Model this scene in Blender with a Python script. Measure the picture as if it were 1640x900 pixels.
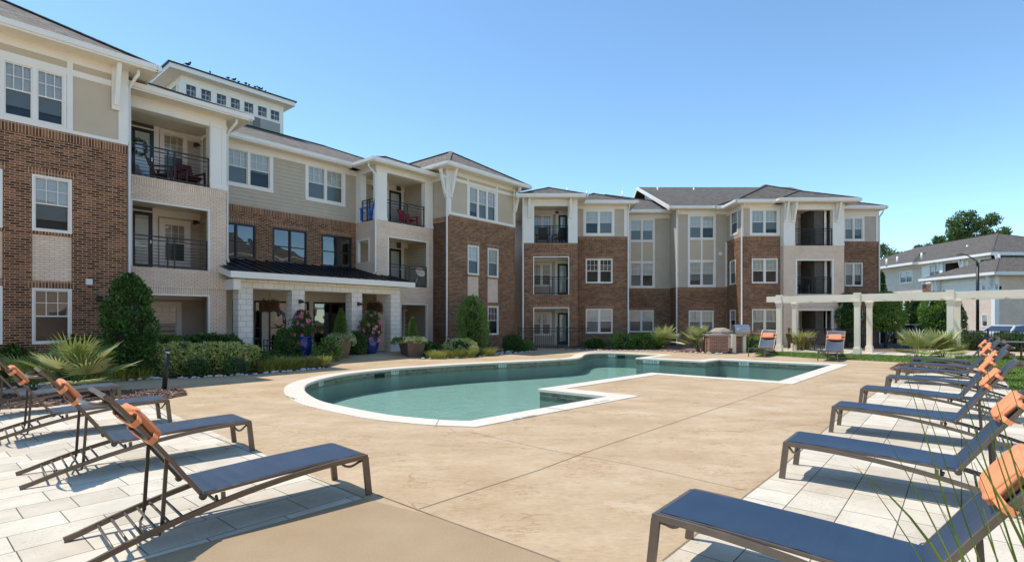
import bpy, math, random
from mathutils import Vector, noise
random.seed(7)
R = math.radians
for o in list(bpy.data.objects): bpy.data.objects.remove(o)
SC = bpy.context.scene
COL = SC.collection
# ---------------------------------------------------------------- camera
CAMZ = 1.7
cam = bpy.data.cameras.new('camera'); co = bpy.data.objects.new('camera', cam); COL.objects.link(co)
co.location = (0, 0, CAMZ); co.rotation_euler = (R(90), 0, 0)
cam.sensor_width = 36; cam.lens = 850/1640*36; cam.shift_y = 60/1640
cam.clip_start = .05; cam.clip_end = 3000
SC.camera = co
# ---------------------------------------------------------------- sky, sun, exposure
SUNV = Vector((-.94, .34, 0)).normalized(); EL = R(65)
sunrot = math.atan2(SUNV.x, SUNV.y)
w = bpy.data.worlds.new('World'); SC.world = w; w.use_nodes = True
wn = w.node_tree.nodes; bg = wn['Background']
sky = wn.new('ShaderNodeTexSky'); sky.sky_type = 'NISHITA'; sky.sun_disc = False
sky.sun_elevation = EL; sky.sun_rotation = sunrot; sky.air_density = .7; sky.dust_density = .0; sky.ozone_density = 1.2
tint = wn.new('ShaderNodeMix'); tint.data_type = 'RGBA'; tint.blend_type = 'MULTIPLY'; tint.inputs[0].default_value = 1; tint.inputs[7].default_value = (.80, .93, .90, 1)
w.node_tree.links.new(sky.outputs[0], tint.inputs[6]); w.node_tree.links.new(tint.outputs[2], bg.inputs[0]); bg.inputs[1].default_value = .15
sl = bpy.data.lights.new('sun', 'SUN'); sl.energy = 2.0; sl.angle = R(.55); sl.color = (1, .95, .87)
so = bpy.data.objects.new('sun', sl); COL.objects.link(so)
so.rotation_euler = Vector((-SUNV.x*math.cos(EL), -SUNV.y*math.cos(EL), -math.sin(EL))).to_track_quat('-Z', 'Y').to_euler()
so.location = (0, 0, 40)
SC.view_settings.view_transform = 'Standard'; SC.view_settings.look = 'None'
SC.view_settings.exposure = 1.05; SC.view_settings.gamma = 1
SC.render.engine = 'CYCLES'
SC.cycles.max_bounces = 8; SC.cycles.transparent_max_bounces = 12
SC.cycles.caustics_reflective = False; SC.cycles.caustics_refractive = False
# ---------------------------------------------------------------- pixel helpers (photo 1640x900)
FP, CX, HZ = 850., 820., 510.
def G(u, v, z=0):
    Y = (CAMZ-z)*FP/(v-HZ); return Vector(((u-CX)/FP*Y, Y, z))
def AT(u, v, Y): return Vector(((u-CX)/FP*Y, Y, CAMZ+(HZ-v)*Y/FP))
D2 = Vector((.6463, .7631)); N2 = Vector((.7631, -.6463))
# ---------------------------------------------------------------- objects and labels
def thing(name, label, cat, loc=(0, 0, 0), rz=0, group=None, kind=None):
    o = bpy.data.objects.new(name, None); COL.objects.link(o); o.empty_display_size = .2
    o.location = loc; o.rotation_euler = (0, 0, rz); tag(o, label, cat, group, kind); return o
def tag(o, label=None, cat=None, group=None, kind=None):
    if label: o['label'] = label
    if cat: o['category'] = cat
    if group: o['group'] = group
    if kind: o['kind'] = kind
    return o
def rootloc(o):
    while o.parent: o = o.parent
    return Vector(o.location)
def copy_tree(o, parent=None):
    c = o.copy(); COL.objects.link(c); c.parent = parent
    for ch in list(o.children): copy_tree(ch, c)
    return c
class MB:
    """collects faces; build() links them as one mesh"""
    def __init__(s): s.v = []; s.f = []; s.m = []; s.sm = []
    def face(s, pts, m=0, sm=False):
        b = len(s.v); s.v += [Vector(p) for p in pts]; s.f.append(tuple(range(b, b+len(pts)))); s.m.append(m); s.sm.append(sm)
    def box(s, o, a, b, c, m=0):
        o, a, b, c = Vector(o), Vector(a), Vector(b), Vector(c)
        if a.cross(b).dot(c) < 0: a, b = b, a
        P = [o, o+a, o+a+b, o+b, o+c, o+a+c, o+a+b+c, o+b+c]; k = len(s.v); s.v += P
        for q in ((0, 3, 2, 1), (4, 5, 6, 7), (0, 1, 5, 4), (1, 2, 6, 5), (2, 3, 7, 6), (3, 0, 4, 7)):
            s.f.append(tuple(k+i for i in q)); s.m.append(m); s.sm.append(False)
    def abox(s, x0, x1, y0, y1, z0, z1, m=0): s.box((x0, y0, z0), (x1-x0, 0, 0), (0, y1-y0, 0), (0, 0, z1-z0), m)
    def bar(s, p, q, w, h, up=(0, 0, 1), m=0):
        p, q = Vector(p), Vector(q); t = (q-p).normalized(); up = Vector(up)
        if abs(t.dot(up)) > .98: up = Vector((1, 0, 0))
        x = t.cross(up).normalized(); y = x.cross(t).normalized()
        s.box(p-x*w/2-y*h/2, q-p, x*w, y*h, m)
    def sweep(s, pts, w, h, side, m=0):
        """rectangular bar along pts; side = constant sideways vector"""
        pts = [Vector(p) for p in pts]; side = Vector(side).normalized(); k = len(s.v)
        for i, p in enumerate(pts):
            t = (pts[min(i+1, len(pts)-1)]-pts[max(i-1, 0)]).normalized(); nrm = t.cross(side).normalized()
            for a, b in ((-1, -1), (1, -1), (1, 1), (-1, 1)): s.v.append(p+side*w/2*a+nrm*h/2*b)
        for i in range(len(pts)-1):
            for j in range(4):
                a = k+i*4+j; b = k+i*4+(j+1) % 4; s.f.append((a, b, b+4, a+4)); s.m.append(m); s.sm.append(False)
        s.f.append((k+3, k+2, k+1, k)); e = k+4*(len(pts)-1); s.f.append((e, e+1, e+2, e+3)); s.m += [m, m]; s.sm += [False, False]
    def tube(s, pts, r, n=8, m=0, caps=True):
        pts = [Vector(p) for p in pts]; k = len(s.v); rr = r if isinstance(r, (list, tuple)) else [r]*len(pts)
        prev = None
        for i, p in enumerate(pts):
            t = (pts[min(i+1, len(pts)-1)]-pts[max(i-1, 0)]).normalized()
            if prev is None:
                a = Vector((0, 0, 1)) if abs(t.z) < .9 else Vector((1, 0, 0)); x = t.cross(a).normalized()
            else: x = (prev-t*prev.dot(t)).normalized()
            prev = x; y = t.cross(x)
            for j in range(n):
                an = 2*math.pi*j/n; s.v.append(p+(x*math.cos(an)+y*math.sin(an))*rr[i])
        for i in range(len(pts)-1):
            for j in range(n):
                a = k+i*n+j; b = k+i*n+(j+1) % n; s.f.append((a, b, b+n, a+n)); s.m.append(m); s.sm.append(True)
        if caps:
            s.f.append(tuple(k+j for j in range(n-1, -1, -1))); e = k+n*(len(pts)-1); s.f.append(tuple(e+j for j in range(n)))
            s.m += [m, m]; s.sm += [False, False]
    def lathe(s, prof, c=(0, 0, 0), n=16, m=0, sq=False, rz=0):
        c = Vector(c); k = len(s.v)
        for r, z in prof:
            for j in range(n):
                an = 2*math.pi*j/n+rz; q = 1
                if sq: q = 1/max(abs(math.cos(an-rz)), abs(math.sin(an-rz)))
                s.v.append(c+Vector((math.cos(an)*r*q, math.sin(an)*r*q, z)))
        for i in range(len(prof)-1):
            for j in range(n):
                a = k+i*n+j; b = k+i*n+(j+1) % n; s.f.append((a, b, b+n, a+n)); s.m.append(m); s.sm.append(not sq)
        s.f.append(tuple(k+j for j in range(n-1, -1, -1))); e = k+n*(len(prof)-1); s.f.append(tuple(e+j for j in range(n)))
        s.m += [m, m]; s.sm += [False, False]
    def prism(s, poly, z0, z1, m=0, mt=None):
        n = len(poly); ar = sum(poly[i][0]*poly[(i+1) % n][1]-poly[(i+1) % n][0]*poly[i][1] for i in range(n))
        if ar < 0: poly = poly[::-1]
        s.face([(x, y, z1) for x, y in poly], m if mt is None else mt); s.face([(x, y, z0) for x, y in poly[::-1]], m)
        for i in range(n):
            a, b = poly[i], poly[(i+1) % n]; s.face([(a[0], a[1], z0), (b[0], b[1], z0), (b[0], b[1], z1), (a[0], a[1], z1)], m)
    def sphere(s, c, r, nu=12, nv=8, m=0, f=None):
        c = Vector(c); r = Vector(r) if hasattr(r, '__len__') else Vector((r, r, r)); k = len(s.v)
        for i in range(nv+1):
            th = math.pi*i/nv
            for j in range(nu):
                ph = 2*math.pi*j/nu; p = Vector((math.sin(th)*math.cos(ph), math.sin(th)*math.sin(ph), math.cos(th)))
                if f: p = f(p)
                s.v.append(c+Vector((p.x*r.x, p.y*r.y, p.z*r.z)))
        for i in range(nv):
            for j in range(nu):
                a = k+i*nu+j; b = k+i*nu+(j+1) % nu; s.f.append((a, a+nu, b+nu, b)); s.m.append(m); s.sm.append(True)
    def build(s, name, mats, parent=None, auto=False):
        if not isinstance(mats, (list, tuple)): mats = [mats]
        me = bpy.data.meshes.new(name); off = rootloc(parent) if parent is not None else Vector((0, 0, 0))
        me.from_pydata([tuple(v-off) for v in s.v], [], s.f)
        for m in mats: me.materials.append(m)
        me.polygons.foreach_set('material_index', s.m); me.polygons.foreach_set('use_smooth', s.sm)
        uv = me.uv_layers.new(name='UVMap').data
        for p in me.polygons:
            n = p.normal
            if abs(n.z) > .92:
                for li, vi in zip(p.loop_indices, p.vertices): c = s.v[vi]; uv[li].uv = (c.x, c.y)
            else:
                t = Vector((-n.y, n.x, 0)).normalized()
                if abs(n.z) > .25: b = n.cross(t)
                else: b = Vector((0, 0, 1))
                for li, vi in zip(p.loop_indices, p.vertices): c = s.v[vi]; uv[li].uv = (c.dot(t), c.dot(b))
        me.update(); o = bpy.data.objects.new(name, me); COL.objects.link(o)
        if parent is not None: o.parent = parent
        return o
# ---------------------------------------------------------------- materials
def newmat(name):
    m = bpy.data.materials.new(name); m.use_nodes = True; nt = m.node_tree; return m, nt, nt.nodes['Principled BSDF']
def L(nt, a, b): nt.links.new(a, b)
def uvn(nt, scale=(1, 1, 1), rot=0, loc=(0, 0, 0), obj=False):
    tc = nt.nodes.new('ShaderNodeTexCoord'); mp = nt.nodes.new('ShaderNodeMapping')
    mp.inputs['Scale'].default_value = scale; mp.inputs['Rotation'].default_value = (0, 0, rot); mp.inputs['Location'].default_value = loc
    L(nt, tc.outputs['Object' if obj else 'UV'], mp.inputs[0]); return mp.outputs[0]
def nz(nt, vec, sc, det=3, rough=.6):
    n = nt.nodes.new('ShaderNodeTexNoise'); n.inputs['Scale'].default_value = sc; n.inputs['Detail'].default_value = det; n.inputs['Roughness'].default_value = rough
    if vec is not None: L(nt, vec, n.inputs['Vector'])
    return n.outputs['Fac']
def ramp(nt, fac, stops):
    r = nt.nodes.new('ShaderNodeValToRGB'); e = r.color_ramp.elements
    while len(e) < len(stops): e.new(.5)
    for i, (p, c) in enumerate(stops): e[i].position = p; e[i].color = (*c, 1) if len(c) == 3 else c
    L(nt, fac, r.inputs[0]); return r.outputs[0]
def mixc(nt, a, b, fac, mode='MIX'):
    n = nt.nodes.new('ShaderNodeMix'); n.data_type = 'RGBA'; n.blend_type = mode
    for sock, val in ((n.inputs[0], fac), (n.inputs[6], a), (n.inputs[7], b)):
        if isinstance(val, (int, float)): sock.default_value = val
        elif isinstance(val, tuple): sock.default_value = (*val, 1)
        else: L(nt, val, sock)
    return n.outputs[2]
def bump(nt, h, strength, dist, bs):
    b = nt.nodes.new('ShaderNodeBump'); b.inputs['Strength'].default_value = strength; b.inputs['Distance'].default_value = dist
    L(nt, h, b.inputs['Height']); L(nt, b.outputs[0], bs.inputs['Normal']); return b
def plain(name, col, rough=.6, metal=0, var=.12, sc=3, coat=0, bmp=0, bsc=40):
    m, nt, bs = newmat(name); v = uvn(nt, obj=True)
    f = nz(nt, v, sc, 4); a = tuple(c*(1-var) for c in col); b = tuple(min(1, c*(1+var)) for c in col)
    L(nt, ramp(nt, f, [(.3, a), (.7, b)]), bs.inputs['Base Color'])
    bs.inputs['Roughness'].default_value = rough; bs.inputs['Metallic'].default_value = metal; bs.inputs['Coat Weight'].default_value = coat
    if bmp: bump(nt, nz(nt, v, bsc, 3), bmp, .01, bs)
    return m
def brick(name, c1, c2, mort, bw=.203, rh=.0677, ms=.011, rot=0, off=.5, bias=0., var=.5, bstr=.35, c3=None, rough=.85):
    m, nt, bs = newmat(name); v = uvn(nt, rot=rot)
    b = nt.nodes.new('ShaderNodeTexBrick'); b.offset = off; b.squash = 1
    L(nt, v, b.inputs['Vector']); b.inputs['Scale'].default_value = 1
    b.inputs['Color1'].default_value = (*c1, 1); b.inputs['Color2'].default_value = (*c2, 1); b.inputs['Mortar'].default_value = (*mort, 1)
    b.inputs['Mortar Size'].default_value = ms; b.inputs['Mortar Smooth'].default_value = .15; b.inputs['Bias'].default_value = bias
    b.inputs['Brick Width'].default_value = bw; b.inputs['Row Height'].default_value = rh
    col = b.outputs['Color']
    big = ramp(nt, nz(nt, v, 1.1, 4, .7), [(.3, (1-var*.45,)*3), (.7, (1+var*.3,)*3)])
    col = mixc(nt, col, big, 1., 'MULTIPLY')
    fine = ramp(nt, nz(nt, v, 45, 3), [(.3, (.8, .8, .8)), (.7, (1.15, 1.15, 1.15))])
    col = mixc(nt, col, fine, 1., 'MULTIPLY')
    L(nt, col, bs.inputs['Base Color']); bs.inputs['Roughness'].default_value = rough
    inv = nt.nodes.new('ShaderNodeMath'); inv.operation = 'SUBTRACT'; inv.inputs[0].default_value = 1; L(nt, b.outputs['Fac'], inv.inputs[1])
    bump(nt, inv.outputs[0], bstr, .008, bs); return m
M = {}
M['brick'] = brick('dark_brick', (.060, .020, .008), (.35, .145, .068), (.58, .36, .21), bias=-.15, ms=.008)
M['soldier'] = brick('dark_soldier_brick', (.10, .034, .015), (.35, .15, .072), (.58, .36, .21), bw=.30, rh=.0677, rot=R(90), off=0, bias=-.1)
M['beige'] = brick('beige_brick', (.88, .65, .48), (.94, .73, .56), (.60, .43, .32), var=.25, ms=.008)
M['beige_soldier'] = brick('beige_soldier_brick', (.86, .64, .47), (.94, .73, .56), (.52, .37, .27), bw=.30, rot=R(90), off=0, var=.25, ms=.008)
M['block'] = brick('white_block', (.86, .77, .66), (.92, .83, .72), (.52, .45, .37), bw=.40, rh=.2, ms=.008, var=.15)
M['redbrick'] = brick('red_brick', (.20, .07, .04), (.36, .15, .09), (.42, .35, .28))
M['trim'] = plain('white_trim_paint', (.92, .85, .755), .45, var=.03, sc=1.5)
M['trim2'] = plain('cream_soffit_paint', (.90, .785, .635), .55, var=.05)
M['siding'] = plain('grey_green_siding_paint', (.56, .46, .345), .55, var=.06, sc=2, bmp=.1, bsc=30)
M['siding_l'] = plain('pale_grey_siding_paint', (.66, .56, .44), .55, var=.05, sc=2)
M['panel'] = plain('sage_panel_paint', (.60, .475, .33), .5, var=.05, sc=1)
M['greypanel'] = plain('grey_monitor_panel_paint', (.36, .35, .32), .5, var=.05, sc=1)
M['black'] = plain('black_metal', (.018, .018, .02), .4, metal=.0, var=.2)
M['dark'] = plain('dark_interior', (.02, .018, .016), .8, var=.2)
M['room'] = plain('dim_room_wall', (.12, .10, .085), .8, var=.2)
M['conc'] = plain('walk_concrete', (.42, .36, .29), .85, var=.12, sc=2, bmp=.15)
M['stone'] = plain('river_stone', (.55, .51, .46), .8, var=.3, sc=6)
def shingle(name, a, b):
    m, nt, bs = newmat(name); v = uvn(nt)
    br = nt.nodes.new('ShaderNodeTexBrick'); L(nt, v, br.inputs['Vector']); br.inputs['Scale'].default_value = 1
    br.inputs['Brick Width'].default_value = .22; br.inputs['Row Height'].default_value = .14; br.inputs['Mortar Size'].default_value = .008; br.offset = .37
    br.inputs['Color1'].default_value = (*a, 1); br.inputs['Color2'].default_value = (*b, 1); br.inputs['Mortar'].default_value = (a[0]*.4, a[1]*.4, a[2]*.4, 1)
    f = ramp(nt, nz(nt, v, 60, 2), [(.3, (.65, .65, .65)), (.7, (1.3, 1.3, 1.3))])
    L(nt, mixc(nt, br.outputs[0], f, 1., 'MULTIPLY'), bs.inputs['Base Color']); bs.inputs['Roughness'].default_value = .9
    bump(nt, br.outputs['Fac'], -.5, .01, bs); return m
M['shingle'] = shingle('brown_grey_shingles', (.115, .09, .07), (.26, .212, .168))
M['shingle_g'] = shingle('grey_shingles', (.09, .075, .06), (.17, .142, .115))
def mk_deck():
    m, nt, bs = newmat('stamped_tan_concrete'); v = uvn(nt); vs = uvn(nt, (1.0, 1.55, 1), rot=R(-14))
    c = ramp(nt, nz(nt, vs, .9, 6, .62), [(.28, (.465, .32, .18)), (.5, (.54, .395, .24)), (.72, (.62, .49, .325))])
    c = mixc(nt, c, ramp(nt, nz(nt, v, .45, 3), [(.35, (.93, .9, .86)), (.65, (1.05, 1.05, 1.06))]), 1., 'MULTIPLY')
    warp = nt.nodes.new('ShaderNodeTexNoise'); warp.inputs['Scale'].default_value = 1.4; warp.inputs['Detail'].default_value = 5
    L(nt, v, warp.inputs['Vector']); ad = nt.nodes.new('ShaderNodeMix'); ad.data_type = 'VECTOR'; ad.inputs[0].default_value = .33
    L(nt, vs, ad.inputs[4]); L(nt, warp.outputs['Color'], ad.inputs[5])
    vo = nt.nodes.new('ShaderNodeTexVoronoi'); vo.feature = 'DISTANCE_TO_EDGE'; vo.inputs['Scale'].default_value = 1.9; L(nt, ad.outputs[1], vo.inputs['Vector'])
    crack = ramp(nt, vo.outputs['Distance'], [(.0, (.0, .0, .0)), (.02, (1, 1, 1))])
    gate = ramp(nt, nz(nt, v, 1.7, 3), [(.56, (0, 0, 0)), (.66, (1, 1, 1))])
    mx = nt.nodes.new('ShaderNodeMath'); mx.operation = 'MAXIMUM'; L(nt, crack, mx.inputs[0])
    iv = nt.nodes.new('ShaderNodeMath'); iv.operation = 'SUBTRACT'; iv.inputs[0].default_value = 1; L(nt, gate, iv.inputs[1]); L(nt, iv.outputs[0], mx.inputs[1])
    cm = ramp(nt, mx.outputs[0], [(0, (.80, .72, .63)), (1, (1, 1, 1))])
    c = mixc(nt, c, cm, 1., 'MULTIPLY')
    fine = ramp(nt, nz(nt, uvn(nt, (.7, 1.6, 1)), 16, 6, .75), [(.3, (.84, .82, .79)), (.7, (1.13, 1.13, 1.13))])
    vn = nz(nt, uvn(nt, (.5, 1.2, 1), rot=R(12)), 1.7, 9, .72); vein = ramp(nt, vn, [(.484, (1, 1, 1)), (.497, (.76, .66, .55)), (.503, (.76, .66, .55)), (.516, (1, 1, 1))])
    gate2 = ramp(nt, nz(nt, v, .9, 3), [(.45, (1, 1, 1)), (.56, (0, 0, 0))]); vein = mixc(nt, vein, (1., 1., 1.), gate2)
    c = mixc(nt, c, vein, 1., 'MULTIPLY')
    L(nt, mixc(nt, c, fine, 1., 'MULTIPLY'), bs.inputs['Base Color']); bs.inputs['Roughness'].default_value = .8
    h = nt.nodes.new('ShaderNodeMath'); h.operation = 'ADD'; L(nt, mx.outputs[0], h.inputs[0]); L(nt, nz(nt, vs, 7, 6, .7), h.inputs[1])
    bump(nt, h.outputs[0], .55, .012, bs); return m
M['deck'] = mk_deck()
def mk_smooth():
    m, nt, bs = newmat('smooth_tan_concrete'); v = uvn(nt)
    c = ramp(nt, nz(nt, v, 1.3, 5), [(.3, (.37, .25, .135)), (.7, (.43, .31, .18))])
    fine = ramp(nt, nz(nt, v, 70, 5, .8), [(.3, (.82, .81, .79)), (.7, (1.14, 1.14, 1.14))])
    L(nt, mixc(nt, c, fine, 1., 'MULTIPLY'), bs.inputs['Base Color']); bs.inputs['Roughness'].default_value = .85
    bump(nt, nz(nt, v, 120, 2), .2, .004, bs); return m
M['smooth'] = mk_smooth()
def mk_paver():
    m, nt, bs = newmat('travertine_pavers'); v = uvn(nt, rot=-math.atan2(D2.y, D2.x))
    b = nt.nodes.new('ShaderNodeTexBrick'); b.offset = .37; b.offset_frequency = 2; b.squash = .62; b.squash_frequency = 3; L(nt, v, b.inputs['Vector'])
    b.inputs['Scale'].default_value = 1; b.inputs['Brick Width'].default_value = .61; b.inputs['Row Height'].default_value = .405
    b.inputs['Mortar Size'].default_value = .0045; b.inputs['Mortar Smooth'].default_value = .1
    b.inputs['Color1'].default_value = (.60, .51, .385, 1); b.inputs['Color2'].default_value = (.76, .675, .54, 1); b.inputs['Mortar'].default_value = (.10, .085, .07, 1)
    vs = uvn(nt, (1, 4, 1), rot=-math.atan2(D2.y, D2.x))
    pit = ramp(nt, nz(nt, vs, 22, 4, .7), [(.36, (.45, .39, .32)), (.43, (1, 1, 1))])
    gate = ramp(nt, nz(nt, v, 1.6, 2), [(.45, (1, 1, 1)), (.6, (0, 0, 0))])
    pit2 = mixc(nt, pit, (1., 1., 1.), gate)
    cl = ramp(nt, nz(nt, v, 2.6, 5), [(.3, (.86, .85, .82)), (.7, (1.1, 1.09, 1.08))])
    L(nt, mixc(nt, mixc(nt, b.outputs[0], pit2, 1., 'MULTIPLY'), cl, 1., 'MULTIPLY'), bs.inputs['Base Color']); bs.inputs['Roughness'].default_value = .75
    bump(nt, b.outputs['Fac'], -.6, .006, bs); return m
M['paver'] = mk_paver()
M['coping'] = brick('pool_coping_cast_stone', (.74, .65, .53), (.79, .705, .59), (.52, .48, .42), bw=400, rh=400, ms=.0, var=.16, bstr=.05)
def mk_tile():
    m, nt, bs = newmat('waterline_slate_tile'); v = uvn(nt)
    b = nt.nodes.new('ShaderNodeTexBrick'); L(nt, v, b.inputs['Vector']); b.inputs['Scale'].default_value = 1; b.inputs['Brick Width'].default_value = .3; b.inputs['Row Height'].default_value = .075
    b.inputs['Mortar Size'].default_value = .005; b.offset = .5
    b.inputs['Color1'].default_value = (.14, .125, .085, 1); b.inputs['Color2'].default_value = (.27, .245, .175, 1); b.inputs['Mortar'].default_value = (.35, .34, .28, 1)
    f = ramp(nt, nz(nt, uvn(nt, (1, 3, 1)), 6, 5), [(.3, (.6, .62, .6)), (.7, (1.3, 1.28, 1.2))])
    L(nt, mixc(nt, b.outputs[0], f, 1., 'MULTIPLY'), bs.inputs['Base Color']); bs.inputs['Roughness'].default_value = .35; return m
M['tile'] = mk_tile()
M['plaster'] = plain('pool_plaster', (.33, .48, .42), .8, var=.09, sc=1.6)
M['wallplaster'] = plain('darker_pool_plaster', (.28, .41, .375), .8, var=.06)  # darker plaster tone for the pool wall below the tile band
def mk_water():
    m = bpy.data.materials.new('pool_water'); m.use_nodes = True; nt = m.node_tree; nt.nodes.clear()
    out = nt.nodes.new('ShaderNodeOutputMaterial'); tr = nt.nodes.new('ShaderNodeBsdfTransparent'); tr.inputs[0].default_value = (.84, .95, .925, 1)
    gl = nt.nodes.new('ShaderNodeBsdfGlossy'); gl.inputs['Roughness'].default_value = .04; gl.inputs[0].default_value = (.75, .9, .95, 1)
    fr = nt.nodes.new('ShaderNodeFresnel'); fr.inputs['IOR'].default_value = 1.33
    mm = nt.nodes.new('ShaderNodeMath'); mm.operation = 'MULTIPLY'; mm.inputs[1].default_value = .75; L(nt, fr.outputs[0], mm.inputs[0])
    mx = nt.nodes.new('ShaderNodeMixShader'); tc = nt.nodes.new('ShaderNodeTexCoord')
    n = nz(nt, tc.outputs['Object'], 9, 4, .6); b = nt.nodes.new('ShaderNodeBump'); b.inputs['Strength'].default_value = .6; b.inputs['Distance'].default_value = .035; L(nt, n, b.inputs['Height'])
    L(nt, b.outputs[0], gl.inputs['Normal']); L(nt, b.outputs[0], fr.inputs['Normal'])
    L(nt, mm.outputs[0], mx.inputs[0]); L(nt, tr.outputs[0], mx.inputs[1]); L(nt, gl.outputs[0], mx.inputs[2]); L(nt, mx.outputs[0], out.inputs[0]); return m
M['water'] = mk_water()
def mk_glass(name, tint, refl=1.0, rough=.01, base=.06):
    m = bpy.data.materials.new(name); m.use_nodes = True; nt = m.node_tree; nt.nodes.clear()
    out = nt.nodes.new('ShaderNodeOutputMaterial'); tr = nt.nodes.new('ShaderNodeBsdfTransparent'); tr.inputs[0].default_value = (*tint, 1)
    gl = nt.nodes.new('ShaderNodeBsdfGlossy'); gl.inputs['Roughness'].default_value = rough
    fr = nt.nodes.new('ShaderNodeFresnel'); fr.inputs['IOR'].default_value = 1.5
    mm = nt.nodes.new('ShaderNodeMath'); mm.operation = 'MULTIPLY_ADD'; mm.inputs[1].default_value = refl; mm.inputs[2].default_value = base; mm.use_clamp = True; L(nt, fr.outputs[0], mm.inputs[0])
    tc = nt.nodes.new('ShaderNodeTexCoord'); b = nt.nodes.new('ShaderNodeBump'); b.inputs['Strength'].default_value = .25; b.inputs['Distance'].default_value = .02
    L(nt, nz(nt, tc.outputs['Object'], 1.3, 1), b.inputs['Height']); L(nt, b.outputs[0], gl.inputs['Normal'])
    mx = nt.nodes.new('ShaderNodeMixShader'); L(nt, mm.outputs[0], mx.inputs[0]); L(nt, tr.outputs[0], mx.inputs[1]); L(nt, gl.outputs[0], mx.inputs[2]); L(nt, mx.outputs[0], out.inputs[0]); return m
M['glass'] = mk_glass('window_glass', (.95, .98, .97), 1.3, base=.07)
M['screen'] = mk_glass('screened_window_glass', (.46, .51, .54), .7, .1, base=.03)
M['darkglass'] = mk_glass('clubhouse_glass', (.22, .25, .26), 1.8, base=.10)
def mk_blind(name, c):
    m, nt, bs = newmat(name); v = uvn(nt); wv = nt.nodes.new('ShaderNodeTexWave'); wv.bands_direction = 'Y'; wv.inputs['Scale'].default_value = 6.3; wv.wave_profile = 'SAW'; L(nt, v, wv.inputs['Vector'])
    L(nt, ramp(nt, wv.outputs['Fac'], [(0, tuple(x*.5 for x in c)), (.35, c), (1, c)]), bs.inputs['Base Color']); bs.inputs['Roughness'].default_value = .5
    bump(nt, wv.outputs['Fac'], .5, .02, bs); return m
M['blind'] = mk_blind('white_window_blind', (.90, .90, .82))
M['metalroof'] = plain('black_standing_seam_metal', (.022, .022, .024), .35, metal=.3, var=.2)
M['bronze'] = plain('bronze_powder_coat', (.165, .128, .098), .38, metal=.35, var=.12, sc=8)
M['bronze_d'] = plain('dark_bronze_tube', (.09, .07, .055), .4, metal=.3, var=.12, sc=8)
M['alu'] = plain('bare_aluminium_tube', (.5, .48, .45), .3, metal=.8, var=.1)
def mk_sling():
    m, nt, bs = newmat('blue_sling_mesh'); v = uvn(nt)
    ck = nt.nodes.new('ShaderNodeTexChecker'); ck.inputs['Scale'].default_value = 260; L(nt, v, ck.inputs['Vector'])
    ck.inputs[1].default_value = (.006, .025, .060, 1); ck.inputs[2].default_value = (.012, .041, .088, 1)
    f = ramp(nt, nz(nt, v, 3, 3), [(.3, (.85, .85, .88)), (.7, (1.15, 1.15, 1.12))])
    L(nt, mixc(nt, ck.outputs[0], f, 1., 'MULTIPLY'), bs.inputs['Base Color']); bs.inputs['Roughness'].default_value = .55
    bs.inputs['Sheen Weight'].default_value = .1; bump(nt, ck.outputs['Fac'], .2, .001, bs); return m
M['sling'] = mk_sling()
M['orange'] = plain('orange_canvas', (.84, .29, .12), .75, var=.08, sc=5, bmp=.25, bsc=14)
M['mulch'] = plain('red_brown_mulch', (.20, .115, .085), .95, var=.5, sc=28, bmp=.9, bsc=35)
M['soil'] = plain('dark_bed_soil', (.07, .045, .03), .95, var=.5, sc=30, bmp=.8)
def mk_leaf(name, stops, rough=.45, tr=.25):
    m = bpy.data.materials.new(name); m.use_nodes = True; nt = m.node_tree; bs = nt.nodes['Principled BSDF']; out = nt.nodes['Material Output']
    g = nt.nodes.new('ShaderNodeNewGeometry'); c = ramp(nt, g.outputs['Random Per Island'], stops)
    L(nt, c, bs.inputs['Base Color']); bs.inputs['Roughness'].default_value = rough
    t = nt.nodes.new('ShaderNodeBsdfTranslucent'); L(nt, c, t.inputs[0]); mx = nt.nodes.new('ShaderNodeMixShader'); mx.inputs[0].default_value = tr
    L(nt, bs.outputs[0], mx.inputs[1]); L(nt, t.outputs[0], mx.inputs[2]); L(nt, mx.outputs[0], out.inputs[0]); return m
M['leaf_dark'] = mk_leaf('dark_evergreen_leaf', [(0, (.03, .07, .014)), (.6, (.075, .17, .028)), (1, (.18, .32, .06))])
M['leaf_mid'] = mk_leaf('mid_green_leaf', [(0, (.08, .16, .03)), (.6, (.19, .34, .05)), (1, (.36, .50, .10))])
M['leaf_lime'] = mk_leaf('lime_variegated_leaf', [(0, (.26, .32, .06)), (.5, (.55, .58, .16)), (1, (.88, .86, .45))])
M['leaf_cone'] = mk_leaf('spruce_cone_needle', [(0, (.06, .13, .02)), (.6, (.14, .25, .04)), (1, (.26, .38, .08))])
M['leaf_white'] = mk_leaf('cream_white_petal', [(0, (.45, .5, .25)), (.5, (.7, .7, .5)), (1, (.85, .85, .75))])
M['leaf_pink'] = mk_leaf('pink_petal', [(0, (.75, .08, .22)), (.6, (.85, .2, .35)), (1, (.9, .45, .5))])
M['leaf_pine'] = mk_leaf('pine_needle_clump', [(0, (.05, .09, .02)), (.6, (.12, .18, .04)), (1, (.22, .30, .08))])
M['leaf_brown'] = mk_leaf('dry_brown_stem', [(0, (.14, .07, .03)), (.6, (.28, .15, .07)), (1, (.42, .26, .12))])
M['blade'] = mk_leaf('grass_blade', [(0, (.18, .21, .04)), (.6, (.38, .40, .08)), (1, (.66, .62, .22))])
M['lawnblade'] = mk_leaf('lawn_blade', [(0, (.09, .16, .02)), (.6, (.16, .26, .04)), (1, (.28, .36, .08))])
M['palm'] = mk_leaf('palm_frond', [(0, (.12, .17, .03)), (.5, (.30, .35, .09)), (1, (.60, .60, .30))], .4)
M['bark'] = plain('trunk_bark', (.13, .09, .06), .9, var=.4, sc=14, bmp=.6)
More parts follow.
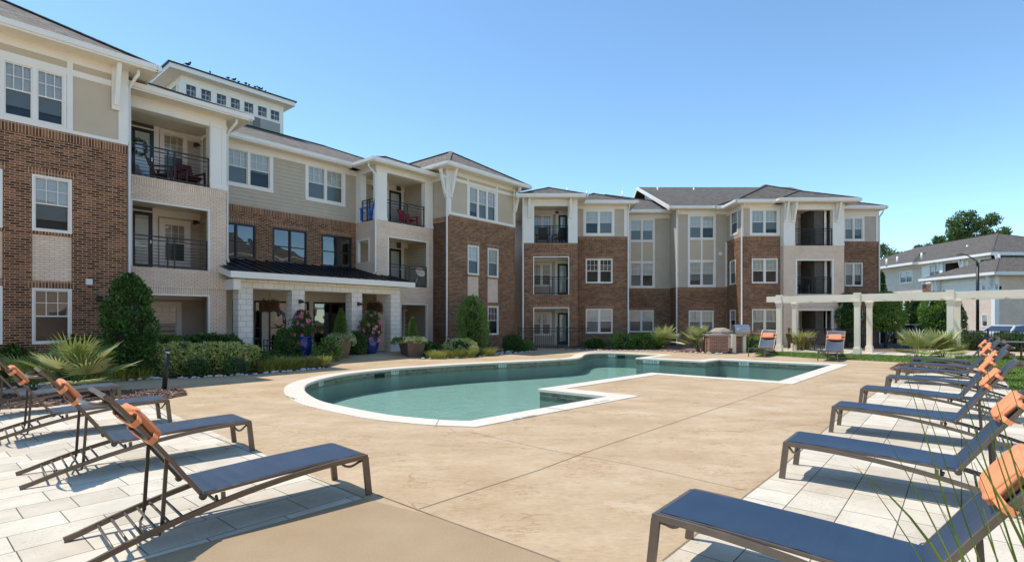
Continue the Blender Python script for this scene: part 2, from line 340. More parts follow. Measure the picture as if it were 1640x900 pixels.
M['lawn'] = plain('lawn_turf', (.15, .22, .04), .95, var=.35, sc=9, bmp=.5, bsc=60)
M['asphalt'] = plain('parking_asphalt', (.055, .055, .056), .9, var=.2, sc=5)
M['field'] = plain('ground_earth', (.16, .14, .09), .95, var=.3, sc=.4)
M['bluepot'] = plain('cobalt_glazed_ceramic', (.012, .03, .20), .12, var=.2, sc=4, coat=.6)
M['pot'] = plain('bronze_planter', (.14, .105, .082), .45, var=.2, sc=2, metal=.15)
M['postpaint'] = plain('pergola_paint', (.92, .80, .64), .6, var=.06, sc=1.3, bmp=.1)
M['steel'] = plain('stainless_steel', (.55, .56, .57), .28, metal=.9, var=.1)
M['granite'] = plain('counter_granite', (.42, .36, .32), .35, var=.3, sc=30)
M['red'] = plain('red_plastic', (.45, .02, .04), .5)
M['maroon'] = plain('maroon_wood', (.10, .02, .02), .5)
M['bluecloth'] = plain('blue_cloth', (.03, .12, .55), .7)
M['carwhite'] = plain('white_car_paint', (.72, .74, .76), .2, coat=1, var=.02)
M['carblue'] = plain('slate_car_paint', (.05, .09, .16), .2, coat=1, var=.02, metal=.3)
M['carsilver'] = plain('silver_car_paint', (.42, .45, .5), .25, coat=1, var=.02, metal=.5)
M['carglass'] = plain('car_window_glass', (.03, .04, .05), .05, var=.02, coat=1)
M['tyre'] = plain('tyre_rubber', (.02, .02, .02), .8)
M['marker'] = plain('marker_tile', (.62, .68, .55), .4)
M['ink'] = plain('marker_ink', (.03, .04, .04), .6)
M['stoneface'] = plain('stone_pile', (.42, .33, .26), .85, var=.3, sc=8, bmp=.5)
M['woodmass'] = plain('distant_wood_foliage', (.05, .085, .03), .9, var=.6, sc=1.2, bmp=.8, bsc=4)
# ================================================================ ground, pool
from mathutils.geometry import tessellate_polygon
def catmull(P, n=6):
    out = []
    for i in range(len(P)-1):
        p0 = P[max(i-1, 0)]; p1 = P[i]; p2 = P[i+1]; p3 = P[min(i+2, len(P)-1)]
        for k in range(n):
            t = k/n; out.append(.5*((2*p1)+(-p0+p2)*t+(2*p0-5*p1+4*p2-p3)*t*t+(-p0+3*p1-3*p2+p3)*t**3))
    out.append(P[-1]); return out
def area(P): return .5*sum(P[i].x*P[(i+1) % len(P)].y-P[(i+1) % len(P)].x*P[i].y for i in range(len(P)))
def offset(P, d):
    """offset a closed polygon outward by d"""
    sg = 1 if area(P) > 0 else -1; out = []; n = len(P)
    for i in range(n):
        a = (P[i]-P[i-1]).normalized(); b = (P[(i+1) % n]-P[i]).normalized()
        na = Vector((a.y, -a.x))*sg; nb = Vector((b.y, -b.x))*sg; m = (na+nb).normalized()
        out.append(P[i]+m*(d/max(.45, m.dot(na))))
    return out
gp = lambda u, v: G(u, v).xy
CURVE = [(751, 674.6), (710, 673), (669, 669.5), (630, 665.5), (596, 660), (550, 651), (517, 643), (498, 634), (488.5, 625.5), (490, 617), (502, 611), (520, 605.8), (543, 601), (570, 597), (600, 593.6), (640, 590), (690, 586.6), (745, 583.2), (800, 580.6), (860, 577.8), (905, 575.4), (925, 573.6), (932.5, 571.2), (936, 568.2), (946, 566), (965, 565.2), (1000, 565.8)]
left = catmull([gp(*p) for p in CURVE], 5)
rest = [gp(*p) for p in ((1058, 568.4), (1017.5, 573.4), (1130, 578.9), (1153, 575.8), (1332.5, 584.2), (1246, 611), (1043, 597), (861.5, 623), (974, 635))]
POOL = left+rest
OUTER = offset(POOL, .46)
WZ = -.19
def sheet(name, outer, holes, z, mat, kind='structure', parent=None):
    loops = [[Vector((p[0], p[1], 0)) for p in l] for l in [outer]+holes]
    tris = tessellate_polygon(loops); fl = [p for l in loops for p in l]; mb = MB()
    for t in tris:
        a, b, c = (fl[i] for i in t)
        if (b-a).cross(c-a).z < 0: b, c = c, b
        mb.face([(q.x, q.y, z) for q in (a, b, c)])
    o = mb.build(name, mat, parent)
    if kind: o['kind'] = kind
    return o
sheet('ground', [(-600, -300), (900, -300), (900, 1500), (-600, 1500)], [OUTER], -.03, M['field'])
DECK = [(-17, -22), (8, -22), (22, -3), (27, 4), (29, 14), (30.5, 21), (26.2, 26.9), (21.4, 31), (0, 31), (-17, 31)]
sheet('pool_deck', DECK, [OUTER], 0, M['deck'])
sheet('parking_lot', [(21.8, 31.6), (30.9, 21.2), (48, 21), (48, 110), (21, 110)], [], -.015, M['asphalt'])
# coping ring with rounded nose, tiles, floor
mb = MB(); n = len(POOL); IN2 = offset(POOL, .02)
def strip(mb, A, B, za, zb, m=0, sm=False, flip=False):
    for i in range(len(A)):
        j = (i+1) % len(A); q = [(A[i].x, A[i].y, za), (A[j].x, A[j].y, za), (B[j].x, B[j].y, zb), (B[i].x, B[i].y, zb)]
        mb.face(q[::-1] if flip else q, m, sm)
fl = area(POOL) > 0
strip(mb, OUTER, IN2, .014, .014, flip=fl is False)
strip(mb, OUTER, OUTER, -.05, .014, flip=fl is False)
strip(mb, IN2, POOL, .014, .002, flip=not fl)
strip(mb, POOL, POOL, .002, -.055, flip=not fl)
WALL = offset(POOL, .03)
strip(mb, POOL, WALL, -.055, -.055, flip=not fl)
o = mb.build('pool_coping', M['coping']); o['kind'] = 'structure'
mb = MB(); strip(mb, WALL, WALL, -.055, -.27, flip=not fl); o = mb.build('pool_tile_band', M['tile']); o['kind'] = 'structure'
mb = MB(); strip(mb, WALL, WALL, -.27, -.72, flip=not fl); o = mb.build('pool_wall', M['wallplaster']); o['kind'] = 'structure'
sheet('pool_floor', WALL, [], -.70, M['plaster'])
sheet('pool_water', WALL, [], WZ, M['water'])
# expansion joints in deck and coping
def joint(name, pts, w=.010, z=.005, mat=None):
    mb = MB(); P = [G(*p) for p in pts]
    for a, b in zip(P, P[1:]):
        t = (b-a).normalized(); s_ = Vector((-t.y, t.x, 0))*w/2; up = Vector((0, 0, z))
        mb.face([a-s_+up, b-s_+up, b+s_+up, a+s_+up])
    o = mb.build(name, mat or M['jointdark']); o['kind'] = 'structure'
M['jointdark'] = plain('dark_joint_gap', (.27, .19, .125), .9)  # one dark brown for the joint strips in deck and coping
joint('deck_joint', [(671, 815), (865, 752), (950, 720), (1100, 670), (1268.5, 613), (1340, 590)])
joint('deck_joint', [(753, 692), (876, 720), (1020, 746), (1197, 786)], .007)
joint('deck_joint', [(604, 792), (700, 828), (885, 895), (1010, 945)], .014)
joint('deck_joint', [(1330, 676), (1200, 690), (1110, 691)], .006)
joint('deck_joint', [(1078, 641), (1160, 652), (1210, 655)], .006)
joint('deck_joint', [(1433, 607), (1332, 679), (1239, 760), (1197, 792), (1061, 898.5)], .016, .006)
joint('deck_joint', [(227, 641), (274.6, 673), (373.6, 713), (583, 798)], .016, .006)
joint('coping_joint', [(900, 577), (893, 574.3)], .02, .019); joint('coping_joint', [(874, 653.5), (911, 658.5)], .016, .019)
joint('coping_joint', [(703, 673), (697, 684)], .008, .019); joint('coping_joint', [(1268, 604.5), (1283, 611)], .008, .019)
def sh(name, px, z, mat, kind='structure'): return sheet(name, [gp(*p) for p in px], [], z, mat, kind)
K0 = gp(582, 798)
e1 = Vector((-.744, .668)); e1.normalize(); e2 = Vector((-.68, -.733)).normalized()
far = gp(222, 639)
sheet('paver_patio', [K0, far, far+Vector((-3.5, .6)), Vector((-16, 9)), Vector((-16, -3)), K0+e2*9], [], .004, M['paver'])
sheet('smooth_concrete', [K0, K0+e2*9, K0+e2*9+Vector((8, -4)), gp(1010, 945)+Vector((2.2, -3)), gp(1010, 945), gp(885, 895), gp(700, 828)], [], .0025, M['smooth'])
r0 = gp(1061, 898.5); r1 = gp(1433, 608); rt = gp(1600, 599)
sheet('paver_patio', [r0-Vector((2.6, 3.0)), r0, gp(1198, 792.6), gp(1332, 679.5), r1, gp(1452, 598), rt, gp(1616, 620), gp(1640, 657), gp(1640, 657)+Vector((-3.2, -3.9)), gp(1640, 657)+Vector((-3.5, -9))], [], .004, M['paver'])
# beds, lawns
sh('mulch_bed', [(-60, 662), (0, 656), (80, 651), (165, 640), (222, 637), (262, 640), (300, 633), (292, 624), (200, 627), (0, 633), (-60, 637)], .012, M['mulch'])
sh('planting_bed', [(-120, 640), (0, 624), (80, 616), (153, 611), (235, 607.5), (307, 605.5), (415, 599), (520, 590), (545, 583), (470, 575), (380, 575), (200, 590), (0, 600), (-120, 610)], .01, M['soil'])
sh('planting_bed', [(672, 575), (700, 574.5), (760, 572), (815, 566), (862, 562), (860, 558), (824, 560), (720, 566), (682, 569)], .01, M['soil'])
sh('planting_bed', [(905, 559.5), (980, 561.5), (1060, 562.5), (1105, 564.5), (1130, 565.5), (1180, 567), (1195, 562), (1190, 557), (1100, 555), (905, 555)], .01, M['mulch'])
sh('lawn', [(1208, 567.5), (1215, 564.2), (1243, 563.3), (1400, 568.8), (1450, 570.5), (1560, 570), (1700, 570), (1700, 700), (1640, 657), (1616, 620), (1600, 599), (1575, 583), (1500, 581), (1440, 580), (1300, 573.5)], .012, M['lawn'])
sh('pergola_patio', [(1243, 563), (1262, 558), (1420, 560), (1560, 564), (1720, 571), (1560, 569.7), (1450, 570.2), (1400, 568.5)], .008, M['paver'])
sh('mulch_bed', [(1350, 559.4), (1410, 556.5), (1500, 559.5), (1470, 565), (1400, 563)], .012, M['mulch'])
sh('mulch_bed', [(1425, 591), (1440, 583), (1530, 585), (1545, 596), (1452, 598)], .014, M['mulch'])
# lawn blades that roughen the nearer turf
def blades(name, polys, n, h, mat, z=.012, w=.006):
    mb = MB(); random.seed(3)
    for poly in polys:
        P = [gp(*p) for p in poly]; x0 = min(p.x for p in P); x1 = max(p.x for p in P); y0 = min(p.y for p in P); y1 = max(p.y for p in P)
        c = 0
        while c < n:
            x, y = random.uniform(x0, x1), random.uniform(y0, y1); ins = False; j = len(P)-1
            for i in range(len(P)):
                if (P[i].y > y) != (P[j].y > y) and x < (P[j].x-P[i].x)*(y-P[i].y)/(P[j].y-P[i].y)+P[i].x: ins = not ins
                j = i
            if not ins: continue
            c += 1; a = random.uniform(0, 6.28); hh = h*random.uniform(.5, 1.2); dx, dy = math.cos(a)*w, math.sin(a)*w; lx, ly = random.gauss(0, hh*.4), random.gauss(0, hh*.4)
            mb.face([(x-dx, y-dy, z), (x+dx, y+dy, z), (x+lx, y+ly, z+hh)])
    o = mb.build(name, mat); tag(o, 'short mown green grass on the lawn beside the right patio', 'grass', kind='stuff'); return o
blades('lawn_grass', [[(1208, 567.5), (1215, 564.2), (1243, 563.3), (1400, 568.8), (1450, 570.5), (1560, 570), (1700, 570), (1700, 700), (1640, 657), (1616, 620), (1600, 599), (1575, 583), (1500, 581), (1440, 580), (1300, 573.5)]], 26000, .05, M['lawnblade'], w=.012)
# marks on tiles and coping
def text_mesh(name, s, size, mat, parent, loc, xa, ya, ext=.001):
    """flat lettering as a mesh: xa = reading direction, ya = up direction of the letters"""
    cu = bpy.data.curves.new(name, 'FONT'); cu.body = s; cu.size = size; cu.align_x = 'CENTER'; cu.align_y = 'CENTER'; cu.resolution_u = 2
    to = bpy.data.objects.new('tmp', cu); COL.objects.link(to); dg = bpy.context.evaluated_depsgraph_get(); me = bpy.data.meshes.new_from_object(to.evaluated_get(dg))
    bpy.data.objects.remove(to); xa, ya = Vector(xa).normalized(), Vector(ya).normalized(); off = rootloc(parent) if parent else Vector((0, 0, 0))
    for v in me.vertices: v.co = Vector(loc)+xa*v.co.x+ya*v.co.y-off
    me.materials.clear(); me.materials.append(mat); me.name = name
    o = bpy.data.objects.new(name, me); COL.objects.link(o)
    if parent: o.parent = parent
    return o
def depth_marker(u, txt, label, wd=.42):
    # find the pool wall hit by the view ray at column u, farthest candidate given by v
    uu, vv = u; P = gp(uu, vv); best = None
    for i in range(len(WALL)):
        a, b = WALL[i], WALL[(i+1) % len(WALL)]; ab = b-a; t = max(0, min(1, (P-a).dot(ab)/ab.length_squared)); q = a+ab*t
        if best is None or (q-P).length < best[0]: best = ((q-P).length, q, ab.normalized())
    q, t = best[1], best[2]
    if t.x < 0: t = -t
    nrm = Vector((t.y, -t.x)); t3 = Vector((t.x, t.y, 0)); n3 = Vector((nrm.x, nrm.y, 0)); c = Vector((q.x, q.y, 0))+n3*.006
    th = thing('depth_marker_tile', label, 'depth marker', (q.x, q.y, -.13)); mb = MB()
    mb.box(c-t3*wd/2+Vector((0, 0, -.185)), t3*wd, n3*.006, (0, 0, .125)); mb.build('tile', M['marker'], th)
    text_mesh('lettering', txt, .13, M['ink'], th, c+n3*.009+Vector((0, 0, -.122)), t3, (0, 0, 1))
GM = 'depth marker tiles on the waterline'
for uv_, t_, l_, w_ in (((521, 607), '3 FT', 'pale depth tile reading 3 FT at the left end of the pool, nearest the bollard', .3), ((633, 590.5), '3 FT', 'pale depth tile reading 3 FT just right of the dark skimmer opening', .3), ((806, 580.5), '3 FT', 'pale depth tile reading 3 FT below the brown planter end of the far curve', .34), ((979, 565.8), '3 FT', 'pale depth tile reading 3 FT in the far cove of the pool', .34), ((1040, 575), '3 FT 6 IN', 'long depth tile reading 3 FT 6 IN on the far pool wall', .72), ((1191, 577.6), '4 FT', 'pale depth tile reading 4 FT below the outdoor grill', .38)):
    depth_marker(uv_, t_, l_, w_); bpy.data.objects[[o.name for o in bpy.data.objects if o.name.startswith('depth_marker')][-1]]['group'] = GM
def skimmer(u, v, l, wd=.42):
    P = gp(u, v); best = None
    for i in range(len(WALL)):
        a, b = WALL[i], WALL[(i+1) % len(WALL)]; ab = b-a; t = max(0, min(1, (P-a).dot(ab)/ab.length_squared)); q = a+ab*t
        if best is None or (q-P).length < best[0]: best = ((q-P).length, q, ab.normalized())
    q, t = best[1], best[2]
    if t.x < 0: t = -t
    t3 = Vector((t.x, t.y, 0)); n3 = Vector((t.y, -t.x, 0)); mb = MB(); c = Vector((q.x, q.y, 0))
    mb.box(c+n3*.004-t3*wd/2+Vector((0, 0, -.26)), t3*wd, n3*.006, (0, 0, .15)); o = mb.build('skimmer_opening', M['dark'])
    tag(o, l, 'pool skimmer')
skimmer(606, 592.5, 'dark skimmer slot in the far curved pool wall'); skimmer(995, 565.9, 'dark skimmer slot in the far cove wall of the pool')
def coping_text(u, v, txt, w_dir, label, size=.075):
    p = G(u, v, .019); t = Vector((*w_dir, 0)).normalized(); y = Vector((-t.y, t.x, 0)); th = thing('no_diving_mark', label, 'pool marking', p, group='no diving marks on the coping')
    text_mesh('lettering', txt, size, M['ink'], th, p, t, y)
coping_text(840.5, 667.5, 'NO  DIVING', gp(974, 635)-gp(751, 674.6), 'dark NO DIVING lettering on the coping left of the coping joint', .10)
coping_text(963, 642.5, 'NO  DIVING', gp(974, 635)-gp(751, 674.6), 'dark NO DIVING lettering on the coping at the inner notch corner', .09)
coping_text(466, 636.5, 'NO  DIVING', gp(477, 640)-gp(458, 633), 'dark NO DIVING lettering on the coping at the rounded left end of the pool', .10)
# ================================================================ building kit
class Plane:
    def __init__(s, P, d, N=None):
        s.P = Vector((P[0], P[1])); s.d = Vector((d[0], d[1])).normalized()
        s.N = Vector(N).normalized() if N is not None else Vector((s.d.y, -s.d.x))
    def pt(s, a, z, o=0): q = s.P+s.d*a+s.N*o; return Vector((q.x, q.y, z))
    def s(s, u):
        r = (u-CX)/FP; return (r*s.P.y-s.P.x)/(s.d.x-r*s.d.y)
    def z(s, u, v): q = s.P+s.d*s.s(u); return CAMZ+(HZ-v)*q.y/FP
    def off(s, o, a=0): return Plane(s.P+s.N*o+s.d*a, s.d, s.N)
    def v3(s): return Vector((*s.d, 0)), Vector((*s.N, 0))
def bx(mb, pl, s0, s1, z0, z1, o0, o1, m=0):
    d, n = pl.v3(); mb.box(pl.pt(s0, z0, o0), d*(s1-s0), n*(o1-o0), (0, 0, z1-z0), m)
def cells(s0, s1, z0, z1, holes):
    S = sorted({s0, s1, *[min(max(h[0], s0), s1) for h in holes], *[min(max(h[1], s0), s1) for h in holes]})
    Z = sorted({z0, z1, *[min(max(h[2], z0), z1) for h in holes], *[min(max(h[3], z0), z1) for h in holes]})
    for i in range(len(S)-1):
        for j in range(len(Z)-1):
            a, b, c, d = S[i], S[i+1], Z[j], Z[j+1]
            if b-a < 1e-4 or d-c < 1e-4: continue
            ms, mz = (a+b)/2, (c+d)/2
            if any(h[0] < ms < h[1] and h[2] < mz < h[3] for h in holes): continue
            yield a, b, c, d
def reveal(mb, pl, holes, depth, s0, s1, z0, z1, m=0):
    for h in holes:
        a, b, c, d = max(h[0], s0), min(h[1], s1), max(h[2], z0), min(h[3], z1)
        if b <= a or d <= c: continue
        dp = h[4] if len(h) > 4 else depth
        P = lambda s_, z_, o_: pl.pt(s_, z_, o_)
        mb.face([P(a, c, 0), P(a, d, 0), P(a, d, -dp), P(a, c, -dp)], m); mb.face([P(b, c, -dp), P(b, d, -dp), P(b, d, 0), P(b, c, 0)], m)
        mb.face([P(a, d, 0), P(b, d, 0), P(b, d, -dp), P(a, d, -dp)], m); mb.face([P(a, c, -dp), P(b, c, -dp), P(b, c, 0), P(a, c, 0)], m)
def wall(par, name, pl, s0, s1, z0, z1, holes, mat, depth=.13):
    mb = MB()
    for a, b, c, d in cells(s0, s1, z0, z1, holes): mb.face([pl.pt(a, c), pl.pt(b, c), pl.pt(b, d), pl.pt(a, d)])
    reveal(mb, pl, holes, depth, s0, s1, z0, z1); return mb.build(name, mat, par)
def siding(par, pl, s0, s1, z0, z1, holes, mat=None, depth=.13, rh=.16):
    mb = MB()
    for a, b, c, d in cells(s0, s1, z0, z1, holes):
        k = math.floor(c/rh)
        while k*rh < d-1e-4:
            lo, hi = max(c, k*rh), min(d, (k+1)*rh); ol = .018*(1-(lo-k*rh)/rh)+.002; oh = .018*(1-(hi-k*rh)/rh)+.002
            if hi-lo > 1e-4:
                mb.face([pl.pt(a, lo, ol), pl.pt(b, lo, ol), pl.pt(b, hi, oh), pl.pt(a, hi, oh)])
                if abs(lo-k*rh) < 1e-4: mb.face([pl.pt(a, lo, 0), pl.pt(b, lo, 0), pl.pt(b, lo, ol), pl.pt(a, lo, ol)])
            k += 1
    reveal(mb, pl, holes, depth, s0, s1, z0, z1); return mb.build('siding_wall', mat or M['siding'], par)
def band(par, pl, s0, s1, z, mat='soldier', h=.2, o=.012):
    mb = MB(); bx(mb, pl, s0, s1, z-h, z, 0, o); return mb.build('soldier_course', M[mat], par)
def board(par, pl, rects, o=.03, name='trim_board', mat='trim'):
    for r in rects:
        mb = MB(); bx(mb, pl, *r[:4], 0.001, o if len(r) < 5 else r[4]); mb.build(name, M[mat], par)
def window(par, pl, s0, s1, z0, z1, cols=2, cas=.055, dark=False, blind=True, grid=(3, 2), rec=.05, transom=None, prot=.02, single=False, tri=False):
    """double-hung window units side by side; frame > pane, blind"""
    fr = MB(); gl = MB(); bl = MB(); fm = M['black'] if dark else M['trim']
    bx(fr, pl, s0, s1, z0, z0+cas, -rec, prot+.015); bx(fr, pl, s0, s1, z1-cas, z1, -rec, prot)
    bx(fr, pl, s0, s0+cas, z0+cas, z1-cas, -rec, prot); bx(fr, pl, s1-cas, s1, z0+cas, z1-cas, -rec, prot)
    a0, a1 = s0+cas, s1-cas; mul = .1 if not dark else .06; wd = (a1-a0-mul*(cols-1))/cols; zb, zt = z0+cas, z1-cas
    for c in range(cols):
        a = a0+c*(wd+mul); b = a+wd; zm = (zb+zt)/2-(0 if not dark else (zt-zb)*.02)
        if c: bx(fr, pl, a-mul, a, zb, zt, -rec, prot-.004)
        st = .035 if not dark else .045
        if not single:
            bx(fr, pl, a, b, zm-st/2, zm+st/2, -rec-.01, -.012)
        for (lo, hi) in (() if single else ((zb, zm-st/2), (zm+st/2, zt))):
            bx(fr, pl, a, a+.03, lo, hi, -rec-.01, -.018); bx(fr, pl, b-.03, b, lo, hi, -rec-.01, -.018)
        if not single: bx(fr, pl, a+.03, b-.03, zb, zb+.035, -rec-.01, -.016); bx(fr, pl, a+.03, b-.03, zt-.03, zt, -rec-.01, -.016)
        if grid and not dark:
            gx, gz = grid; zlo = zm+st/2 if not single else zb
            for i in range(1, gx): x = a+(b-a)*i/gx; bx(fr, pl, x-.009, x+.009, zlo, zt-.03, -rec+.012, -rec+.024)
            for i in range(1, gz): zz = zlo+(zt-zlo)*i/gz; bx(fr, pl, a+.03, b-.03, zz-.009, zz+.009, -rec+.013, -rec+.023)
        for (lo, hi, mi) in ((zm, zt, 0), (zb, zm, 0 if (dark or single) else 1)):
            gl.face([pl.pt(a, lo, -rec+.008*(1-mi)), pl.pt(b, lo, -rec+.008*(1-mi)), pl.pt(b, hi, -rec+.008*(1-mi)), pl.pt(a, hi, -rec+.008*(1-mi))], mi)
        drop = random.choice([1, 1, 1, .8, .55]) if blind in (True, 1) else float(blind)
        zl = zt-(zt-zb)*drop
        if drop > 0: bl.face([pl.pt(a, zl, -rec-.05), pl.pt(b, zl, -rec-.05), pl.pt(b, zt, -rec-.05), pl.pt(a, zt, -rec-.05)], 0)
        if drop < 1: bl.face([pl.pt(a, zb, -rec-.3), pl.pt(b, zb, -rec-.3), pl.pt(b, zl, -rec-.3), pl.pt(a, zl, -rec-.3)], 1); bl.face([pl.pt(a, zl, -rec-.3), pl.pt(b, zl, -rec-.3), pl.pt(b, zl, -rec-.05), pl.pt(a, zl, -rec-.05)], 1)
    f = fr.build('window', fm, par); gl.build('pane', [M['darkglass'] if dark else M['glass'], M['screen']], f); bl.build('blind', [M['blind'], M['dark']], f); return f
def winr(par, pl, u0, u1, vt, vb, uref=None, **k):
    uref = u0 if uref is None else uref
    s0, s1, zt, zb = pl.s(u0), pl.s(u1), pl.z(uref, vt), pl.z(uref, vb)
    window(par, pl, s0, s1, zb, zt, **k); return (s0+.01, s1-.01, zb+.01, zt-.01)
def door(par, pl, s0, s1, z0, h=2.1, glass=True, transom=True):
    mb = MB(); t = .11; zt = z0+h; tt = zt+(.42 if transom else 0)
    bx(mb, pl, s0, s0+.12, z0, zt, 0, .04); bx(mb, pl, s1-.12, s1, z0, zt, 0, .04); bx(mb, pl, s0+.12, s1-.12, z0, z0+.22, 0, .04); bx(mb, pl, s0+.12, s1-.12, zt-.12, zt, 0, .04)
    dd = mb.build('door', M['black'], par); g = MB(); g.face([pl.pt(s0+.12, z0+.22, .02), pl.pt(s1-.12, z0+.22, .02), pl.pt(s1-.12, zt-.12, .02), pl.pt(s0+.12, zt-.12, .02)]); g.build('pane', M['glass'], dd)
    b = MB(); b.face([pl.pt(s0+.12, z0+.22, .006), pl.pt(s1-.12, z0+.22, .006), pl.pt(s1-.12, zt-.12, .006), pl.pt(s0+.12, zt-.12, .006)]); b.build('blind', M['blind'], dd)
    hnd = MB(); bx(hnd, pl, s1-.09, s1-.05, z0+1.0, z0+1.12, .04, .09); hnd.build('handle', M['steel'], dd)
    tr = MB(); bx(tr, pl, s0-.16, s0, z0, tt, 0, .05); bx(tr, pl, s1, s1+.16, z0, tt, 0, .05); bx(tr, pl, s0-.16, s1+.16, tt, tt+.16, 0, .05)
    if transom: bx(tr, pl, s0, s1, zt, zt+.05, 0, .05)
    tr.build('door_frame', M['trim'], par)
    if transom:
        t2 = MB(); t2.face([pl.pt(s0, zt+.05, .01), pl.pt(s1, zt+.05, .01), pl.pt(s1, tt, .01), pl.pt(s0, tt, .01)]); t2.build('transom_window', M['darkglass'], par)
def railing(par, pl, s0, s1, z0, o=-.08, h=1.05):
    mb = MB(); c = .04
    bx(mb, pl, s0, s1, z0+h-c, z0+h, o-c/2, o+c/2); bx(mb, pl, s0, s1, z0+h-.16, z0+h-.13, o-.014, o+.014); bx(mb, pl, s0, s1, z0+.06, z0+.10, o-c/2, o+c/2)
    mid = (s0+s1)/2
    for x in (s0, mid-.12, mid+.08, s1-c): bx(mb, pl, x, x+c, z0, z0+h-c, o-c/2+.002, o+c/2-.002)
    k = z0+.2
    while k < z0+h-.22: bx(mb, pl, s0+c, s1-c, k, k+.012, o-.006, o+.006); k += .105
    return mb.build('railing', M['black'], par)
def wall_lamp(par, pl, s_, z, o=0, k=1.0):
    mb = MB(); d, n = pl.v3(); c = pl.pt(s_, z, o)
    mb.box(c-d*.05-Vector((0, 0, .08)), d*.1, n*.03, (0, 0, .16)); mb.tube([c+n*.03, c+n*.14+Vector((0, 0, .05)), c+n*.2+Vector((0, 0, .02))], .012, 6)
    mb.lathe([(.03, .05), (.06, .0), (.13, -.05), (.12, -.055)], c+n*.2, 12); return mb.build('wall_lamp', M['black'], par)
def niche(par, pl, s0, s1, z0, z1, depth, wallmat='siding', lamp=None, left=True, right=True, drs=None, wins=(), wh=1.5, ceil='trim2'):
    """balcony recess behind an opening; returns back plane"""
    bp = pl.off(-depth); e = .35; zc = z1+.12
    mb = MB(); k = 0
    mb.face([pl.pt(s0-e, z0, -depth), pl.pt(s0-e, z0, -.14), pl.pt(s1+e, z0, -.14), pl.pt(s1+e, z0, -depth)], 1)
    mb.face([pl.pt(s0-e, z0, -.14), pl.pt(s1+e, z0, -.14), pl.pt(s1+e, z0-.15, -.14), pl.pt(s0-e, z0-.15, -.14)], 1)
    mb.build('balcony_floor', [M['conc'], M['conc']], par)
    mb = MB(); mb.face([pl.pt(s0-e, zc, -.14), pl.pt(s0-e, zc, -depth), pl.pt(s1+e, zc, -depth), pl.pt(s1+e, zc, -.14)]); mb.build('balcony_ceiling', M[ceil], par)
    siding(par, bp, s0-e, s1+e, z0, zc, [(a+.01, b-.01, c+.01, d_-.01) for a, b, c, d_ in wins])
    if left: siding(par, Plane(pl.pt(s0-e, 0, 0).xy, -pl.N, pl.d), 0, depth, z0, zc, [])
    if right: siding(par, Plane(pl.pt(s1+e, 0, -depth).xy, pl.N, -pl.d), 0, depth, z0, zc, [])
    for w_ in wins: window(par, bp, *w_, cols=1, cas=.12, prot=.03)
    if drs: door(par, bp, drs[0], drs[1], z0)
    if lamp is not None: wall_lamp(par, bp, lamp, z0+1.95)
    mb = MB(); bx(mb, bp, s0-e, s1+e, zc-.25, zc-.002, .001, .025); mb.build('trim_board', M['trim'], par)
    return bp
def hip(par, pl, s0, s1, o0, o1, z, pitch, mat='shingle', gut=.16, ov=.6, soff=True, ridge_dir=None, fascia_sides='FLRB'):
    """hip roof over footprint s0..s1, o0(back)..o1(front) (already including overhang); z = eave top"""
    W = s1-s0; Dp = o1-o0; r = min(W, Dp)/2; hz = z+r*pitch; P = pl.pt
    a, b, c, d = P(s0, z, o1), P(s1, z, o1), P(s1, z, o0), P(s0, z, o0)
    if W <= Dp: e, f = P(s0+r, hz, o1-r), P(s0+r, hz, o0+r)
    else: e, f = P(s0+r, hz, (o0+o1)/2), P(s1-r, hz, (o0+o1)/2)
    mb = MB()
    if W <= Dp: fs = [[a, b, e], [b, c, f, e], [c, d, f], [d, a, e, f]]
    else: fs = [[a, b, f, e], [b, c, f], [c, d, e, f], [d, a, e]]
    for q in fs:
        q = [p for i, p in enumerate(q) if (p-q[i-1]).length > 1e-4]; mb.face(q)
    mb.face([d-Vector((0, 0, .03)), c-Vector((0, 0, .03)), b-Vector((0, 0, .03)), a-Vector((0, 0, .03))])
    ro = mb.build('roof', M[mat], par)
    cap = MB()
    for p, q in ((a, e), (b, f if W > Dp else e), (e, f)):
        if (p-q).length > .05: cap.bar(p+Vector((0, 0, .02)), q+Vector((0, 0, .02)), .22, .03)
    cap.build('ridge_cap', M[mat], ro)
    g = MB(); zb = z-gut; h1 = .02
    # gutter profile: fascia board with a rounded lip
    for (sa, sb, oa, ob) in ((s0, s1, o1-.03, o1+.09), (s0-.09, s0+.03, o0, o1+.09), (s1-.03, s1+.09, o0, o1+.09)):
        bx(g, pl, sa, sb, zb+.03, z+.0, oa, ob)
        if sb-sa > ob-oa: bx(g, pl, sa, sb, zb-.02, zb+.03, oa, ob-.05); bx(g, pl, sa, sb, z-.0, z+.02, ob-.03, ob+.01)
        else: bx(g, pl, sa+(.05 if sa < s0 else 0), sb-(.05 if sb > s1 else 0), zb-.02, zb+.03, oa, ob-.05)
    g.build('gutter', M['trim'], par)
    s_ = MB(); bx(s_, pl, s0+.03, s1-.03, zb-.005, zb+.02, o0, o1-.03); s_.build('soffit', M['trim2'], par); return e, f
def downspout(par, pl, s_, z0, z1, o=.03, kick=.45, name='downspout', top=True, side=0):
    mb = MB(); P = [pl.pt(s_, z0, o+.16), pl.pt(s_, z0+.12, o+.045), pl.pt(s_, z1-.55, o+.045)]
    if top: P += [pl.pt(s_, z1-.45, o+.05), pl.pt(s_+side*.5, z1-.25, o+kick-.08), pl.pt(s_+side, z1-.16, o+kick), pl.pt(s_+side, z1, o+kick)]
    else: P += [pl.pt(s_, z1, o+.045)]
    mb.tube(P, .045, 8); return mb.build(name, M['trim'], par)
